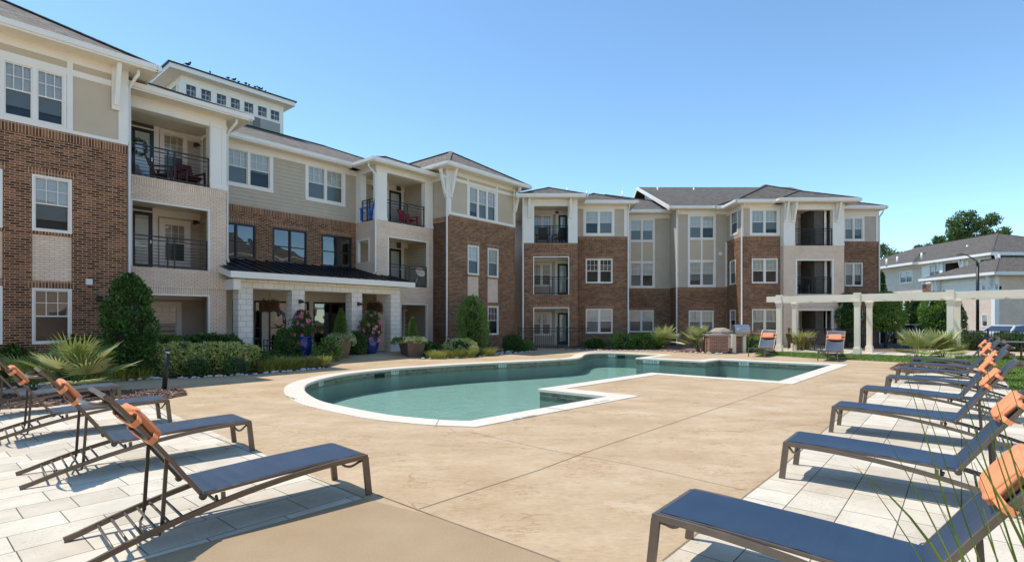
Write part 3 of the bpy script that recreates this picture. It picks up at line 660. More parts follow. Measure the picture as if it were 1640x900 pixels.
def bracket(par, pl, s_, z1, o=.0, h=1.0, reach=.5, w=.11):
    mb = MB(); d, n = pl.v3(); c = lambda z, q: pl.pt(s_-w/2, z, o+q)
    bx(mb, pl, s_-w/2-.04, s_+w/2+.04, z1-h-.12, z1, o+.001, o+.09)
    for p, q, r_, t in (((z1, reach-.1), (z1, reach), (z1-h, .0), (z1-h, .16)),):
        A = [c(z1, reach), c(z1, reach-.17), c(z1-h, .06), c(z1-h, .16)]; B = [x+d*w for x in A]
        mb.face(A); mb.face(B[::-1])
        for i in range(4): j = (i+1) % 4; mb.face([A[i], B[i], B[j], A[j]])
    return mb.build('bracket', M['trim'], par)
# ================================================================ left apartment building
K = 1.05
lz = lambda z: CAMZ+(z-CAMZ)*K
CP = Plane((-10.8*K, 20.3*K), D2)
PA, PB, PD, PE = CP.off(3.02*K), CP.off(2.10*K), CP.off(1.60*K), CP.off(2.66*K)
oA, oB, oD, oE = 3.02*K, 2.10*K, 1.60*K, 2.66*K
LB = thing('apartment_building', 'long brick and siding apartment building along the left side with a covered porch', 'building', (CP.P.x, CP.P.y, 0))
Z2, Z3, ZT = lz(3.19), lz(6.08), lz(6.68); EH, EL_ = 9.33, 9.0
sA1 = PA.s(203.5); sA0 = sA1-5.6; sB1 = PB.s(362.5); sD0 = PD.s(603); sD1 = PD.s(693.5); sE0 = PE.s(718); sE1 = PE.s(824.5)
def winhole(lst, *r): lst.append(r)
def infill(par, pl, s0, s1, z0, z1, mat='beige'):
    mb = MB(); mb.face([pl.pt(s0, z0, -.03), pl.pt(s1, z0, -.03), pl.pt(s1, z1, -.03), pl.pt(s0, z1, -.03)]); mb.build('infill_panel', M[mat], par)
def rowlock(par, pl, s0, s1, z, h=.2, o=.012):
    mb = MB(); bx(mb, pl, s0-.08, s1+.08, z, z+h, 0, o); mb.build('window_header', M['soldier'], par)
def sill(par, pl, s0, s1, z): mb = MB(); bx(mb, pl, s0-.04, s1+.04, z-.075, z, -.02, .03); mb.build('window_sill', M['soldier'], par)
# --- A
h = []
for (u0, u1, ur, t2, b2, t1) in ((51, 115, 115, 288.5, 375.3, 463), (-66, 4, 4, 271.5, 365, 458)):
    a, b = PA.s(u0), PA.s(u1)
    if u0 < 0: a = b-1.42
    zt, zb, z1 = PA.z(ur, t2), PA.z(ur, b2), PA.z(ur, t1); z1b = z1-(zt-zb)
    window(LB, PA, a, b, zb, zt, cols=1, blind=1.); window(LB, PA, a, b, z1b, z1, cols=1, blind=.0)
    h += [(a+.01, b-.01, zb+.01, zt-.01), (a+.01, b-.01, z1b+.01, z1-.01), (a, b, z1+.2, zb-.08, .03)]
    infill(LB, PA, a, b, z1+.2, zb-.08); rowlock(LB, PA, a, b, zt); rowlock(LB, PA, a, b, z1); sill(LB, PA, a, b, zb)
wall(LB, 'brick_wall', PA, sA0, sA1, -.1, ZT, h, M['brick']); band(LB, PA, sA0, sA1, ZT, h=.26, o=.02)
h = []; u0, u1 = 1, 106.5; a, b = PA.s(u0), PA.s(u1); zt, zb = PA.z(106, 119.5), PA.z(106, 207.5)
window(LB, PA, a, b, zb, zt, cols=2, cas=.07, blind=1.); h.append((a+.01, b-.01, zb+.01, zt-.01))
wall(LB, 'panel_wall', PA, sA0, sA1, ZT, EH-.1, h, M['panel'])
zf = PA.z(183, 99); c1 = PA.s(107), PA.s(116.5)
board(LB, PA, [(sA0, sA1+.02, ZT, zb-.0), (sA0, sA1, zt, zt+.17, .028), (c1[0], c1[1], zb, zt), (c1[0], c1[1], zt+.17, 9.0), (sA1-.22, sA1+.03, zb, 9.2, .034), (a-.2, a, zb, zt), (sA0, sA1, 8.93, 9.2, .032)])
bracket(LB, PA, PA.s(184), 9.16, .035, 1.15, .5)
# --- B
fl2 = [PB.s(208.5), PB.s(336), PB.z(208, 426), PB.z(208, 317.5)]
h = [(fl2[0], fl2[1], fl2[2], fl2[3]), (PB.s(208.5), PB.s(336), .15, PB.z(336, 472.7))]
wall(LB, 'beige_brick_wall', PB, sA1, sB1, -.1, Z3, h, M['beige']); band(LB, PB, sA1, sB1, Z3-.05, 'beige_soldier', .24, .015); band(LB, PB, sA1, sB1, h[1][3]+.26, 'beige_soldier', .24)
mb = MB(); bx(mb, PB, sA1, sB1+.03, Z3-.05, Z3, -.1, .03); mb.build('balcony_ledge', M['beige'], LB)
def openframe(par, pl, r, w_=.055):
    mb = MB(); a, b, c, d = r[:4]
    bx(mb, pl, a, a+w_, c, d, -.12, .02); bx(mb, pl, b-w_, b, c, d, -.12, .02); bx(mb, pl, a+w_, b-w_, d-w_, d, -.12, .02); mb.build('opening_trim', M['trim'], par)
openframe(LB, PB, h[0]); openframe(LB, PB, h[1])
o3 = (PB.s(208.5), PB.s(336), Z3, PB.z(336, 202.5))
wall(LB, 'balcony_frame', PB, sA1, sB1, Z3, EL_-.1, [o3], M['trim'], depth=.35)
cs = PB.s(338), PB.s(354), PB.s(358.5)
board(LB, PB, [(o3[1], sB1+.025, Z3, Z3+.16, .04), (o3[1], sB1+.02, o3[3]-.0, o3[3]+.12, .035), (o3[1]+.02, o3[1]+.08, Z3+.16, o3[3], .02), (sB1-.16, sB1-.0, Z3+.16, o3[3], .02), (sA1, o3[0]+.02, Z3, o3[3], .03)])
bp = niche(LB, PB, o3[0], o3[1], Z3, o3[3], 1.9, drs=None, wins=(), right=False)
wl = [(bp.s(258), bp.s(296), bp.z(258, 272), bp.z(258, 209.5))]
def back_fit(par, bp, du0, du1, wu0, wu1, z0, zt, lampu, cas=.12, winz=None):
    a, b = bp.s(du0), bp.s(du1); door(par, bp.off(.02), b-.95 if du0 is None else a, b, z0)
    if wu0 is not None:
        zz = winz or (z0+.45, z0+2.25); window(par, bp.off(.06), bp.s(wu0), bp.s(wu1), zz[0], zz[1], cols=1, cas=cas, rec=.04, blind=.0 if random.random() < .4 else 1)
    if lampu: wall_lamp(par, bp, bp.s(lampu), z0+1.95, .02)
back_fit(LB, bp, 209, 245.5, 255, 299, Z3, None, 312)
mb = MB(); bx(mb, Plane(PB.pt(sB1-.1, 0, -1.9).xy, N2, -D2), 0, 1.6, Z3, o3[3]+.1, -.1, .0); mb.build('side_wall', M['trim'], LB)
bp = niche(LB, PB, fl2[0], fl2[1], fl2[2], fl2[3], 1.9); back_fit(LB, bp, 209, 243.5, 254, 304, fl2[2], None, 311, cas=.17, winz=(fl2[2]+.25, fl2[2]+1.95))
bp = niche(LB, PB, h[1][0], h[1][1], .15, h[1][3], 1.6, right=True); window(LB, bp.off(.05), bp.s(240), bp.s(290), .8, 2.3, cols=1, cas=.16, blind=.5, rec=.04)
railing(LB, PB, o3[0], o3[1], Z3); railing(LB, PB, fl2[0]+.05, fl2[1]-.05, fl2[2])
# --- C
zc = CP.z(570, 357.5); h = []
w2 = (CP.s(436.5), CP.s(491.5)); ww = w2[1]-w2[0]
for (a, b, ur, vt, vb) in ((CP.s(409.5)-ww, CP.s(409.5), 409, 361, 416.3), (w2[0], w2[1], 491, 370.7, 425.2), (CP.s(515), CP.s(563), 563, 381, 430.3)):
    zt, zb = CP.z(ur, vt), CP.z(ur, vb); window(LB, CP, a, b, zb, zt, cols=2, cas=.06, dark=True, blind=.0); h.append((a+.01, b-.01, zb+.01, zt-.01)); rowlock(LB, CP, a, b, zt, .22); sill(LB, CP, a, b, zb)
wall(LB, 'brick_wall', CP, sB1-.3, sD0, 3.3, zc, h, M['brick']); band(LB, CP, sB1-.3, sD0, zc, h=.27, o=.02)
h = []
for (u0, u1, ug, vt, vb, us) in ((None, 437, 430.5, 251.7, 303, 437), (488.5, 552.5, 547, 278, 326, 552)):
    b = CP.s(u1); a = b-(CP.s(552.5)-CP.s(488.5)) if u0 is None else CP.s(u0); zt, zb = CP.z(ug, vt)+.15, CP.z(ug, vb)-.15
    window(LB, CP, a, b, zb, zt, cols=2, cas=.15, blind=1., prot=.04); h.append((a+.01, b-.01, zb+.01, zt-.01))
siding(LB, CP, sB1-.3, sD0, zc, EL_-.1, h)
zfr = CP.z(438, 252); board(LB, CP, [(sB1-.3, sD0, zfr, EL_-.1, .035)])
# ground floor behind the porch
h = []
for (u0, u1) in ((372, 381), (407, 419), (430.5, 462), (486, 495), (502, 556), (578, 606)):
    a, b = CP.s(u0), CP.s(u1); h.append((a, b, .25, 2.45))
    window(LB, CP, a, b, .25, 2.45, cols=1 if b-a < 1.4 else 2, cas=.05, dark=True, blind=0.)
wall(LB, 'porch_wall', CP, sB1-.3, sD0, -.1, 3.3, h, M['trim2'])
mb = MB(); mb.face([CP.pt(sD0+.4, 0, 1.5), CP.pt(sD0+.4, 0, 0), CP.pt(sD0+.4, 3.3, 0), CP.pt(sD0+.4, 3.3, 1.5)])
# --- D
RD = Plane(CP.pt(sD0, 0, 0).xy, N2)   # left return of D
d3 = (PD.s(620), PD.s(681), Z3, PD.z(620, 277)); d2 = (PD.s(621), PD.s(686), Z2, PD.z(621, 378)); d1 = (PD.s(641), PD.s(685), .15, PD.z(685, 487))
wall(LB, 'beige_brick_wall', PD, sD0, sD1, -.1, Z3, [d2, d1], M['beige']); band(LB, PD, sD0, sD1, Z3-.05, 'beige_soldier', .24, .015); band(LB, PD, sD0, sD1, d1[3]+.26, 'beige_soldier', .24)
wall(LB, 'balcony_frame', PD, sD0, sD1, Z3, EL_-.1, [d3], M['trim'], depth=.3)
openframe(LB, PD, d2); openframe(LB, PD, d1)
board(LB, PD, [(sD0-.02, d3[0], Z3, Z3+.16, .04), (d3[1], sD1, Z3, Z3+.16, .04), (sD0-.02, sD1, d3[3], d3[3]+.12, .035)])
r2 = (RD.s(573), RD.s(592), RD.z(594, 418.6), RD.z(594, 381)); r3 = (RD.s(578), RD.s(597.6), Z3, d3[3])
wall(LB, 'beige_brick_wall', RD, 0, oD, -.1, Z3, [r2], M['beige']); wall(LB, 'balcony_frame', RD, 0, oD, Z3, EL_-.1, [r3], M['trim'], depth=.3)
openframe(LB, RD, (r2[0]-.05, r2[1], r2[2], r2[3]), .09); board(LB, RD, [(0, r3[0], Z3, Z3+.16, .04), (0, oD+.02, r3[3], r3[3]+.12, .035)])
niche_d = 2.1
for (r, z0, z1, lf) in ((d3, Z3, d3[3], False), (d2, Z2, d2[3], False), (d1, .15, d1[3], True)):
    bp = niche(LB, PD, r[0], r[1], z0, z1, niche_d, left=lf)
    if not lf:
        door(LB, bp.off(.02), bp.s(622), bp.s(641.5), z0); mb = MB()
        mb.box(bp.pt(bp.s(604), z0, .0), Vector((*D2, 0))*1.2, Vector((*N2, 0))*.03, (0, 0, 2.6)); mb.build('trim_board', M['trim'], LB)
        wall_lamp(LB, bp, bp.s(597), z0+2.0, .04)
        siding(LB, bp.off(.001), sD0-.2, r[0], z0, z1, [])
    else: window(LB, bp.off(.05), bp.s(645), bp.s(668), .5, 2.2, cols=1, cas=.1, blind=0., rec=.04)
railing(LB, PD, d3[0], d3[1], Z3); railing(LB, PD, d2[0]+.05, d2[1]-.05, Z2); railing(LB, RD, r3[0], r3[1], Z3)
# --- E
RE = Plane(CP.pt(sE0, 0, 0).xy, N2); zE = ZT
h = []
for (u0, u1, vt, vb, v1) in ((749, 767, 392, 439.5, 488), (781, 798, 397, 443.5, 490)):
    a, b = PE.s(u0), PE.s(u1); zt, zb, z1 = PE.z(u0, vt), PE.z(u0, vb), PE.z(u0, v1); z1b = z1-(zt-zb)
    window(LB, PE, a, b, zb, zt, cols=1, blind=1.); window(LB, PE, a, b, z1b, z1, cols=1, blind=0.)
    h += [(a+.01, b-.01, zb+.01, zt-.01), (a+.01, b-.01, z1b+.01, z1-.01), (a, b, z1+.2, zb-.08, .03)]
    infill(LB, PE, a, b, z1+.2, zb-.08); rowlock(LB, PE, a, b, zt); rowlock(LB, PE, a, b, z1); sill(LB, PE, a, b, zb)
wall(LB, 'brick_wall', PE, sE0, sE1, -.1, zE, h, M['brick']); band(LB, PE, sE0, sE1, zE, h=.26, o=.02)
wall(LB, 'brick_wall', RE, 0, oE, -.1, zE-.1, [], M['brick']); band(LB, RE, 0, oE, zE-.1, h=.26, o=.02); siding(LB, RE, 0, oE, zE-.1, EH-.1, [])
a, b = PE.s(750.5), PE.s(794.5); zt, zb = PE.z(752, 297), PE.z(752, 349)
window(LB, PE, a, b, zb, zt, cols=3, cas=.07, blind=1.)
wall(LB, 'panel_wall', PE, sE0, sE1, zE, EH-.1, [(a+.01, b-.01, zb+.01, zt-.01)], M['panel'])
board(LB, PE, [(sE0-.02, sE1+.02, zE, zE+.14), (sE0, sE1, zt+.02, zt+.17, .026), (a-.12, a, zE+.14, 9.0), (b, b+.12, zE+.14, 9.0), (sE0-.02, sE0+.17, zE+.14, 9.2, .034), (sE1-.15, sE1+.02, zE+.14, 9.2, .034), (sE0, sE1, 8.97, 9.2, .032)])
board(LB, RE, [(oE-.16, oE+.03, zE-.1, 9.2, .034), (0, oE, 8.7, 9.2, .032)])
bracket(LB, PE, sE0+.1, 9.16, .035, 1.25, .5); bracket(LB, PE, sE1-.08, 9.16, .035, 1.25, .5); bracket(LB, RE, oE-.08, 9.16, .035, 1.25, .5)
# right end of E and rear mass
mb = MB(); d3_, n3_ = CP.v3()
bx(mb, CP, sA0, sE1, -.1, EL_-.2, -12, -2.3); bx(mb, CP, sE0, sE1-.005, -.1, EH-.2, -2.3, oE-.2); bx(mb, CP, sA0, sA1-.005, -.1, EH-.2, -2.3, oA-.25)
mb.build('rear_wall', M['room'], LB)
wall(LB, 'brick_wall', Plane(PE.pt(sE1, 0, 0).xy, -N2, D2), 0, 15, -.1, zE, [], M['brick'])
# --- roofs
hip(LB, CP, sA0-.62, sA1+.62, -9, oA+.62, EH, .58); hip(LB, CP, sE0-.62, sE1+.62, -7, oE+.62, EH, .57)
hip(LB, CP, sA1-1.5, sB1+.6, -6.5, oB+.6, EL_, .42); hip(LB, CP, sD0-.5, sD1+.5, -5.5, oD+.5, EL_, .42)
hip(LB, CP, sA0, sE1-.3, -12.5, .52, EL_, .42)
# --- clerestory monitor
MP = CP.off(-6.3); m0, m1 = MP.s(289.5), MP.s(454); mz0, mz1 = MP.z(454, 216)-.7, MP.z(289.5, 119.5)
h = []
for k, (ul, ur) in enumerate(((297.5, 314.3), (321.5, 338.5), (346.5, 362.5), (369, 384.5), (390.5, 406), (412.5, 427.5), (432.8, 447.5))):
    a, b = MP.s(ul), MP.s(ur); zt = MP.z(297.5, 134.2); zb = MP.z(297.5, 151.5); window(LB, MP, a, b, zb-.02, zt, cols=1, single=True, grid=(2, 2), cas=.02, blind=0.); h.append((a+.01, b-.01, zb-.01, zt-.01))
wall(LB, 'monitor_wall', MP, m0, m1, mz0, mz1, h, M['trim']); zz = MP.z(447, 196)
mb = MB(); e_ = [MP.s(x) for x in (300, 342, 385, 410, 412.5, 449)]
for a, b in ((m0+.2, m0+1.3), (m0+1.4, m0+2.5), (m0+2.6, m0+3.7), (m0+3.8, MP.s(405)), (MP.s(407), MP.s(410)), (MP.s(412), MP.s(448.5))): bx(mb, MP, a, b, mz0, zz-.08, .0, .006)
mb.build('monitor_panel', M['greypanel'], LB)
mb = MB(); bx(mb, MP, m0, m1, mz0, mz1-.01, -4.2, -.4); bx(mb, MP, m0-.002, m0+.1, mz0, mz1-.01, -.4, -.01); bx(mb, MP, m1-.1, m1+.002, mz0, mz1-.01, -.4, -.01); mb.build('monitor_wall', M['trim'], LB)
MR = Plane(MP.pt(m0, 0, -4.2).xy, N2)
for k in range(3): window(LB, MR.off(.06), 1.0+k*1.05, 1.75+k*1.05, zb, zt, cols=1, single=True, grid=(2, 2), cas=.05, blind=0.)
mb = MB(); bx(mb, MP, m0-.62, m1+.42, mz1, mz1+.26, -4.8, .5); mb.build('monitor_eave', M['trim'], LB)
mb = MB(); P = MP.pt; zr = mz1+.28
mb.face([P(m0-.7, zr, .56), P(m1+.5, zr, .56), P(m1-2, zr+.5, -2.1), P(m0+2, zr+.5, -2.1)]); mb.face([P(m0-.7, zr, -4.9), P(m0-.7, zr, .56), P(m0+2, zr+.5, -2.1)]); mb.face([P(m1+.5, zr, .56), P(m1+.5, zr, -4.9), P(m1-2, zr+.5, -2.1)]); mb.face([P(m1+.5, zr, -4.9), P(m0-.7, zr, -4.9), P(m0+2, zr+.5, -2.1), P(m1-2, zr+.5, -2.1)])
bx(mb, MP, m0-.7, m1+.5, mz1+.22, zr, -4.9, .56); mb.build('monitor_roof', M['metalroof'], LB)
# --- downspouts
downspout(LB, PA, sA1+.075, .05, 9.15, -.16, kick=.6, side=.1); downspout(LB, PB, sB1+.075, 3.75, 8.85, -.16, kick=.6, side=.1)
downspout(LB, RD, oD+.02, 3.75, 8.85, .02, kick=.42); downspout(LB, RE, oE-.02, .05, 9.15, .035, kick=.5)
# --- porch
PP = CP.off(2.65*K); zb0 = 2.78; zb1 = 3.12
sp = [PP.s(382), PP.s(468), PP.s(563.7), PP.s(626)]; cw = PP.s(405)-PP.s(382); cw = .50
def cw_(u0, u1): return PP.s(u1)-PP.s(u0)
cws = [cw_(382, 405), cw_(468, 488), cw_(563.7, 580), cw_(626, 641)]
for s0, w_ in zip(sp, cws):
    mb = MB(); bx(mb, PP, s0, s0+w_, .05, zb0, -.48, 0); mb.build('porch_column', M['block'], LB)
mb = MB(); bx(mb, PP, sp[0], sp[3]+cws[3], zb0, zb1, -.48, .004); bx(mb, PP, sp[0], sp[0]+.4, zb0, zb1, -2.6, -.48); mb.build('porch_beam', M['block'], LB)
mb = MB(); r0s, r1s = sp[0]-.42, sp[3]+cws[3]+.52; oF = .42; oP = 2.65*K
zf0, zf1 = 3.12, 3.36
rise = .235; zr_ = lambda o: zf1+(oF+oP-o)*rise
P = CP.pt; b1 = sD0
top = [(r0s, oF+oP), (r1s, oF+oP), (r1s, oD+.0), (b1, oD), (b1, 0), (sB1+.0, 0), (sB1, oB), (r0s, oB)]
mb.face([P(s_, zr_(o_), o_) for s_, o_ in top]); mb.face([P(s_, zr_(o_)-.04, o_) for s_, o_ in top[::-1]])
k = r0s+.15
while k < r1s:
    oe = oD if k > b1 else (0 if k > sB1 else oB)
    mb.bar(P(k, zr_(oF+oP-.01)+.02, oF+oP-.01), P(k, zr_(oe)+.02, oe), .03, .045); k += .42
mb.build('porch_roof', M['metalroof'], LB)
mb = MB(); bx(mb, CP, r0s-.02, r1s, zf0, zf1-.012, oP+oF-.04, oP+oF+.02)
q = [P(r0s-.02, zf0, oF+oP-.04), P(r0s-.02, zf1-.03, oF+oP-.04), P(r0s-.02, zr_(oB)-.03, oB), P(r0s-.02, zr_(oB)-.26, oB)]; qq = [x+d3_*.04 for x in q]
mb.face(q); mb.face(qq[::-1]); [mb.face([q[i], qq[i], qq[(i+1) % 4], q[(i+1) % 4]]) for i in range(4)]
q = [P(r1s-.03, zf0, oF+oP-.04), P(r1s-.03, zf1-.03, oF+oP-.04), P(r1s-.03, zr_(oD)-.03, oD), P(r1s-.03, zr_(oD)-.26, oD)]; qq = [x+d3_*.04 for x in q]
mb.face(q); mb.face(qq[::-1]); [mb.face([q[i], qq[i], qq[(i+1) % 4], q[(i+1) % 4]]) for i in range(4)]
mb.build('porch_fascia', M['trim'], LB)
mb = MB(); bx(mb, CP, sp[0]-.25, sp[0]-.001, 2.72, 3.1, oB+.01, oP+.2); mb.build('beam_end', M['trim'], LB)
mb = MB(); mb.face([P(r0s, zf0+.02, oF+oP-.05), P(r0s, zf0+.02, oB), P(sB1, zf0+.02, oB), P(sB1, zf0+.02, 0), P(b1, zf0+.02, 0), P(b1, zf0+.02, oD), P(r1s-.04, zf0+.02, oD), P(r1s-.04, zf0+.02, oF+oP-.05)]); mb.build('porch_ceiling', M['trim2'], LB)
mb = MB(); bx(mb, CP, sB1, r1s-.3, .0, .20, 0, oP+.7); mb.build('porch_floor', M['conc'], LB)
mb = MB(); mb.face([P(sB1-.2, .2, oP+.69), P(sB1-.2, .0, oP+1.9), P(r1s+.2, .0, oP+1.9), P(r1s+.2, .2, oP+.69)][::-1]); mb.face([P(r1s-.3, .2, 0), P(r1s-.3, .2, oP+.7), P(r1s+.2, .0, oP+.7), P(r1s+.2, .0, 0)]); o = mb.build('terrace_slope', M['deck']); o['kind'] = 'structure'
wall_lamp(LB, PP, (sp[1]*2+cws[1])/2+.05, PP.z(480, 483), .0, 1); wall_lamp(LB, PP, (sp[2]*2+cws[2])/2+.05, PP.z(573, 487), .0, 1); wall_lamp(LB, PA, PA.s(158), PA.z(158, 478), 0)
mb = MB(); bx(mb, PA, PA.s(137), PA.s(147), PA.z(137, 456), PA.z(137, 446.5), 0, .1); mb.build('utility_box', M['trim'], LB)
# ================================================================ far apartment building
FB = thing('apartment_building', 'brick and grey siding apartment building across the far end of the pool, seen face on', 'building', (10, 31, 0))
F = lambda Y: Plane((0, Y), (1, 0))
F1, F2, F3, F4, F5, F6, F7 = F(30.6), F(32.2), F(35.2), F(33.9), F(31.8), F(31.4), F(33.8)
def wset(pl, specs, brick_holes, **kw):
    for sp_ in specs:
        u0, u1, vt, vb = sp_[:4]; kk = dict(kw); kk.update(sp_[4] if len(sp_) > 4 else {})
        brick_holes.append(winr(FB, pl, u0, u1, vt, vb, **kk))
x1 = F1.s(839); x12 = F1.s(925)
# F1
o3, o2, o1 = (F1.s(855.5), F1.s(910), F1.z(0, 389.3), F1.z(0, 330)), (F1.s(854), F1.s(911.5), F1.z(0, 471.5), F1.z(0, 410.8)), (F1.s(854), F1.s(911.5), .1, F1.z(0, 492.3))
zq = F1.z(0, 389.3)
wall(FB, 'brick_wall', F1, x1, x12, -.1, zq, [o2, o1], M['brick']); band(FB, F1, x1, x12, zq, h=.24); openframe(FB, F1, o2, .05); openframe(FB, F1, o1, .05)
for r in (o2, o1): rowlock(FB, F1, r[0], r[1], r[3])
wall(FB, 'balcony_frame', F1, x1, x12, zq, 8.6, [o3], M['trim'], depth=.3)
board(FB, F1, [(x1, o3[0], zq, zq+.15, .04), (o3[1], x12, zq, zq+.15, .04), (x1, x12, o3[3]+.05, o3[3]+.15, .03)])
for s_ in (o3[0]-.28, o3[1]+.12): bracket(FB, F1, s_, 8.55, .03, .95, .4)
for r, z0 in ((o3, zq), (o2, o2[2]), (o1, .1)):
    bp = niche(FB, F1, r[0], r[1], z0, r[3], 1.8); window(FB, bp.off(.06), r[0]-.05, r[0]+1.2, z0+.55, min(z0+2.0, r[3]-.05), cols=2, cas=.09, rec=.04, blind=.6)
    door(FB, bp.off(.02), r[0]+1.55, r[1]+.12, z0, h=1.95, transom=False)
railing(FB, F1, o3[0], o3[1], zq, h=1.02); railing(FB, F1, o2[0]+.05, o2[1]-.05, o2[2], h=1.02); wall_lamp(FB, F1.off(-1.75), o3[0]+1.45, zq+2.1, 0)
R1 = Plane((x1, 40), (0, -1)); wall(FB, 'brick_wall', R1, 0, 9.4, -.1, zq, [], M['brick']); siding(FB, R1, 0, 9.4, zq, 8.6, [], M['trim'])
# F2
x2 = F2.s(1005); zq = F2.z(0, 379); h = []
wset(F2, [(938, 981, 414.5, 453.7, dict(blind=.0)), (938, 981, 494.5, 534)], h)
for r in h: rowlock(FB, F2, r[0], r[1], r[3])
wall(FB, 'brick_wall', F2, x12, x2, -.1, zq, h, M['brick']); band(FB, F2, x12, x2, zq, h=.24); h = []
wset(F2, [(934, 984, 335, 378.2, dict(cas=.15, prot=.035))], h); siding(FB, F2, x12, x2, zq, 8.6, h)
board(FB, F2, [(F2.s(999.5), x2+.02, zq, 8.6, .03), (x12, x2, F2.z(0, 335), 8.6, .032)])
# F3
x3 = F4.s(1083); zq = F3.z(0, 462); h = []
wset(F3, [(1007, 1047, 496.5, 532)], h); rowlock(FB, F3, *h[0][:2], h[0][3])
wall(FB, 'brick_wall', F3, x2-.9, x3, -.1, zq, h, M['brick']); band(FB, F3, x2-.9, x3, zq, h=.22)
def tower(pl, u0, u1, v0, v1, v2, v3, mat=None):
    a, b = pl.s(u0), pl.s(u1); c, d, e, f = pl.z(0, v0), pl.z(0, v1), pl.z(0, v2), pl.z(0, v3)
    window(FB, pl, a, b, d, c, cols=2, cas=.13, prot=.035, rec=.04); window(FB, pl, a, b, f, e, cols=2, cas=.13, prot=.035, rec=.04)
    mb = MB(); mb.face([pl.pt(a+.1, e, .0), pl.pt(b-.1, e, .0), pl.pt(b-.1, d, .0), pl.pt(a+.1, d, .0)]); mb.build('infill_panel', M['panel'], FB)
    m_ = (a+b)/2; board(FB, pl, [(a, a+.13, e, d, .035), (b-.13, b, e, d, .035), (m_-.05, m_+.05, e, d, .03)]); return (a+.01, b-.01, f+.01, c-.01)
r = tower(F3, 1007, 1048.5, 350, 388, 418.5, 461.5); hh = [(r[0], r[1], r[2], F3.z(0, 418.5)-.01), (r[0], r[1], F3.z(0, 388)+.01, r[3])]
siding(FB, F3, x2-.9, x3, zq, 8.6, [(r[0], r[1], r[2], r[3])]); board(FB, F3, [(x2-.9, x3, F3.z(0, 350), 8.6, .032)])
# F4
R4 = Plane((x3, 35.2), (0, -1)); x4 = F5.s(1187); zq = F4.z(0, 460); wall(FB, 'brick_wall', R4, 0, 1.3, -.1, zq, [], M['brick']); siding(FB, R4, 0, 1.3, zq, 8.6, [], M['siding_l'])
h = []; wset(F4, [(1103, 1143, 497, 533)], h); rowlock(FB, F4, *h[0][:2], h[0][3])
wall(FB, 'brick_wall', F4, x3, x4, -.1, zq, h, M['brick']); band(FB, F4, x3, x4, zq, h=.22)
r = tower(F4, 1101.5, 1146, 343.5, 384.5, 416.5, 460); siding(FB, F4, x3, x4, zq, 8.6, [r])
board(FB, F4, [(x3, x4, F4.z(0, 343.5), 8.6, .032), (x4-.12, x4, F4.z(0, 459), F4.z(0, 388), .04), (x3-.02, x3+.12, zq, 8.6, .03)])
mb = MB(); bx(mb, F4, F4.s(1151), F4.s(1155.5), F4.z(0, 409), F4.z(0, 404), 0, .08); mb.build('utility_box', M['trim'], FB)
# F5
R5 = Plane((x4, 33.9), (0, -1)); zq = F5.z(0, 378.5); h = []
wset(R5, [(1169, 1178.5, 417, 456, dict(cols=1, uref=1174)), (1169, 1178.5, 496, 528, dict(cols=1, uref=1174))], h)
wall(FB, 'brick_wall', R5, 0, 2.1, -.1, zq, h, M['brick']); band(FB, R5, 0, 2.1, zq, h=.24); h = []
wset(R5, [(1169.5, 1182, 338, 378, dict(cols=1, cas=.12, uref=1174))], h); siding(FB, R5, 0, 2.1, zq, 8.6, h); board(FB, R5, [(0, 2.1, 8.2, 8.6, .03)])
h = []; wset(F5, [(1204, 1245.5, 414, 453.7, dict(blind=.5)), (1204.3, 1245.5, 494.8, 535)], h)
for r in h: rowlock(FB, F5, r[0], r[1], r[3])
x5 = F6.s(1255); wall(FB, 'brick_wall', F5, x4, x5, -.1, zq, h, M['brick']); band(FB, F5, x4, x5, zq, h=.24)
h = []; wset(F5, [(1200.5, 1248.5, 333.5, 377.7, dict(cas=.14, prot=.035))], h); siding(FB, F5, x4, x5, zq, 8.6, h)
board(FB, F5, [(x4, x5, F5.z(0, 333.5), 8.6, .032), (x4-.01, x4+.12, zq, 8.6, .03)])
# F6
x6 = F6.s(1352); zq = F6.z(0, 393.5)
o3, o2, o1 = (F6.s(1273.5), F6.s(1334), zq, F6.z(0, 336)), (F6.s(1274), F6.s(1335), F6.z(0, 471), F6.z(0, 415)), (F6.s(1276), F6.s(1335), .1, F6.z(0, 495))
wall(FB, 'beige_brick_wall', F6, x5, x6, -.1, zq, [o2, o1], M['beige']); wall(FB, 'balcony_frame', F6, x5, x6, zq, 8.6, [o3], M['trim'], depth=.3)
for z_ in (zq-.04, o1[3]+.26): band(FB, F6, x5, x6, z_, 'beige_soldier', .24)
openframe(FB, F6, o2, .09); openframe(FB, F6, o1, .09); board(FB, F6, [(x5, o3[0], zq, zq+.13, .04), (o3[1], x6, zq, zq+.13, .04), (x5, x6, o3[3]+.02, o3[3]+.12, .03)])
RL6 = Plane((x5, 31.8), (0, -1)); wall(FB, 'beige_brick_wall', RL6, 0, .4, -.1, zq, [], M['beige']); wall(FB, 'balcony_frame', RL6, 0, .4, zq, 8.6, [], M['trim'])
wall(FB, 'connecting_wall', F(37.5), -3.5, x1, -.1, 8.9, [], M['trim2']); mb = MB(); mb.abox(-3.6, x1, 36.9, 37.5, 8.9, 9.1); mb.build('gutter', M['trim'], FB)
for s_ in (x5+.08, o3[0]-.12, o3[1]+.22): bracket(FB, F6, s_, 8.5, .03, 1.0, .45)
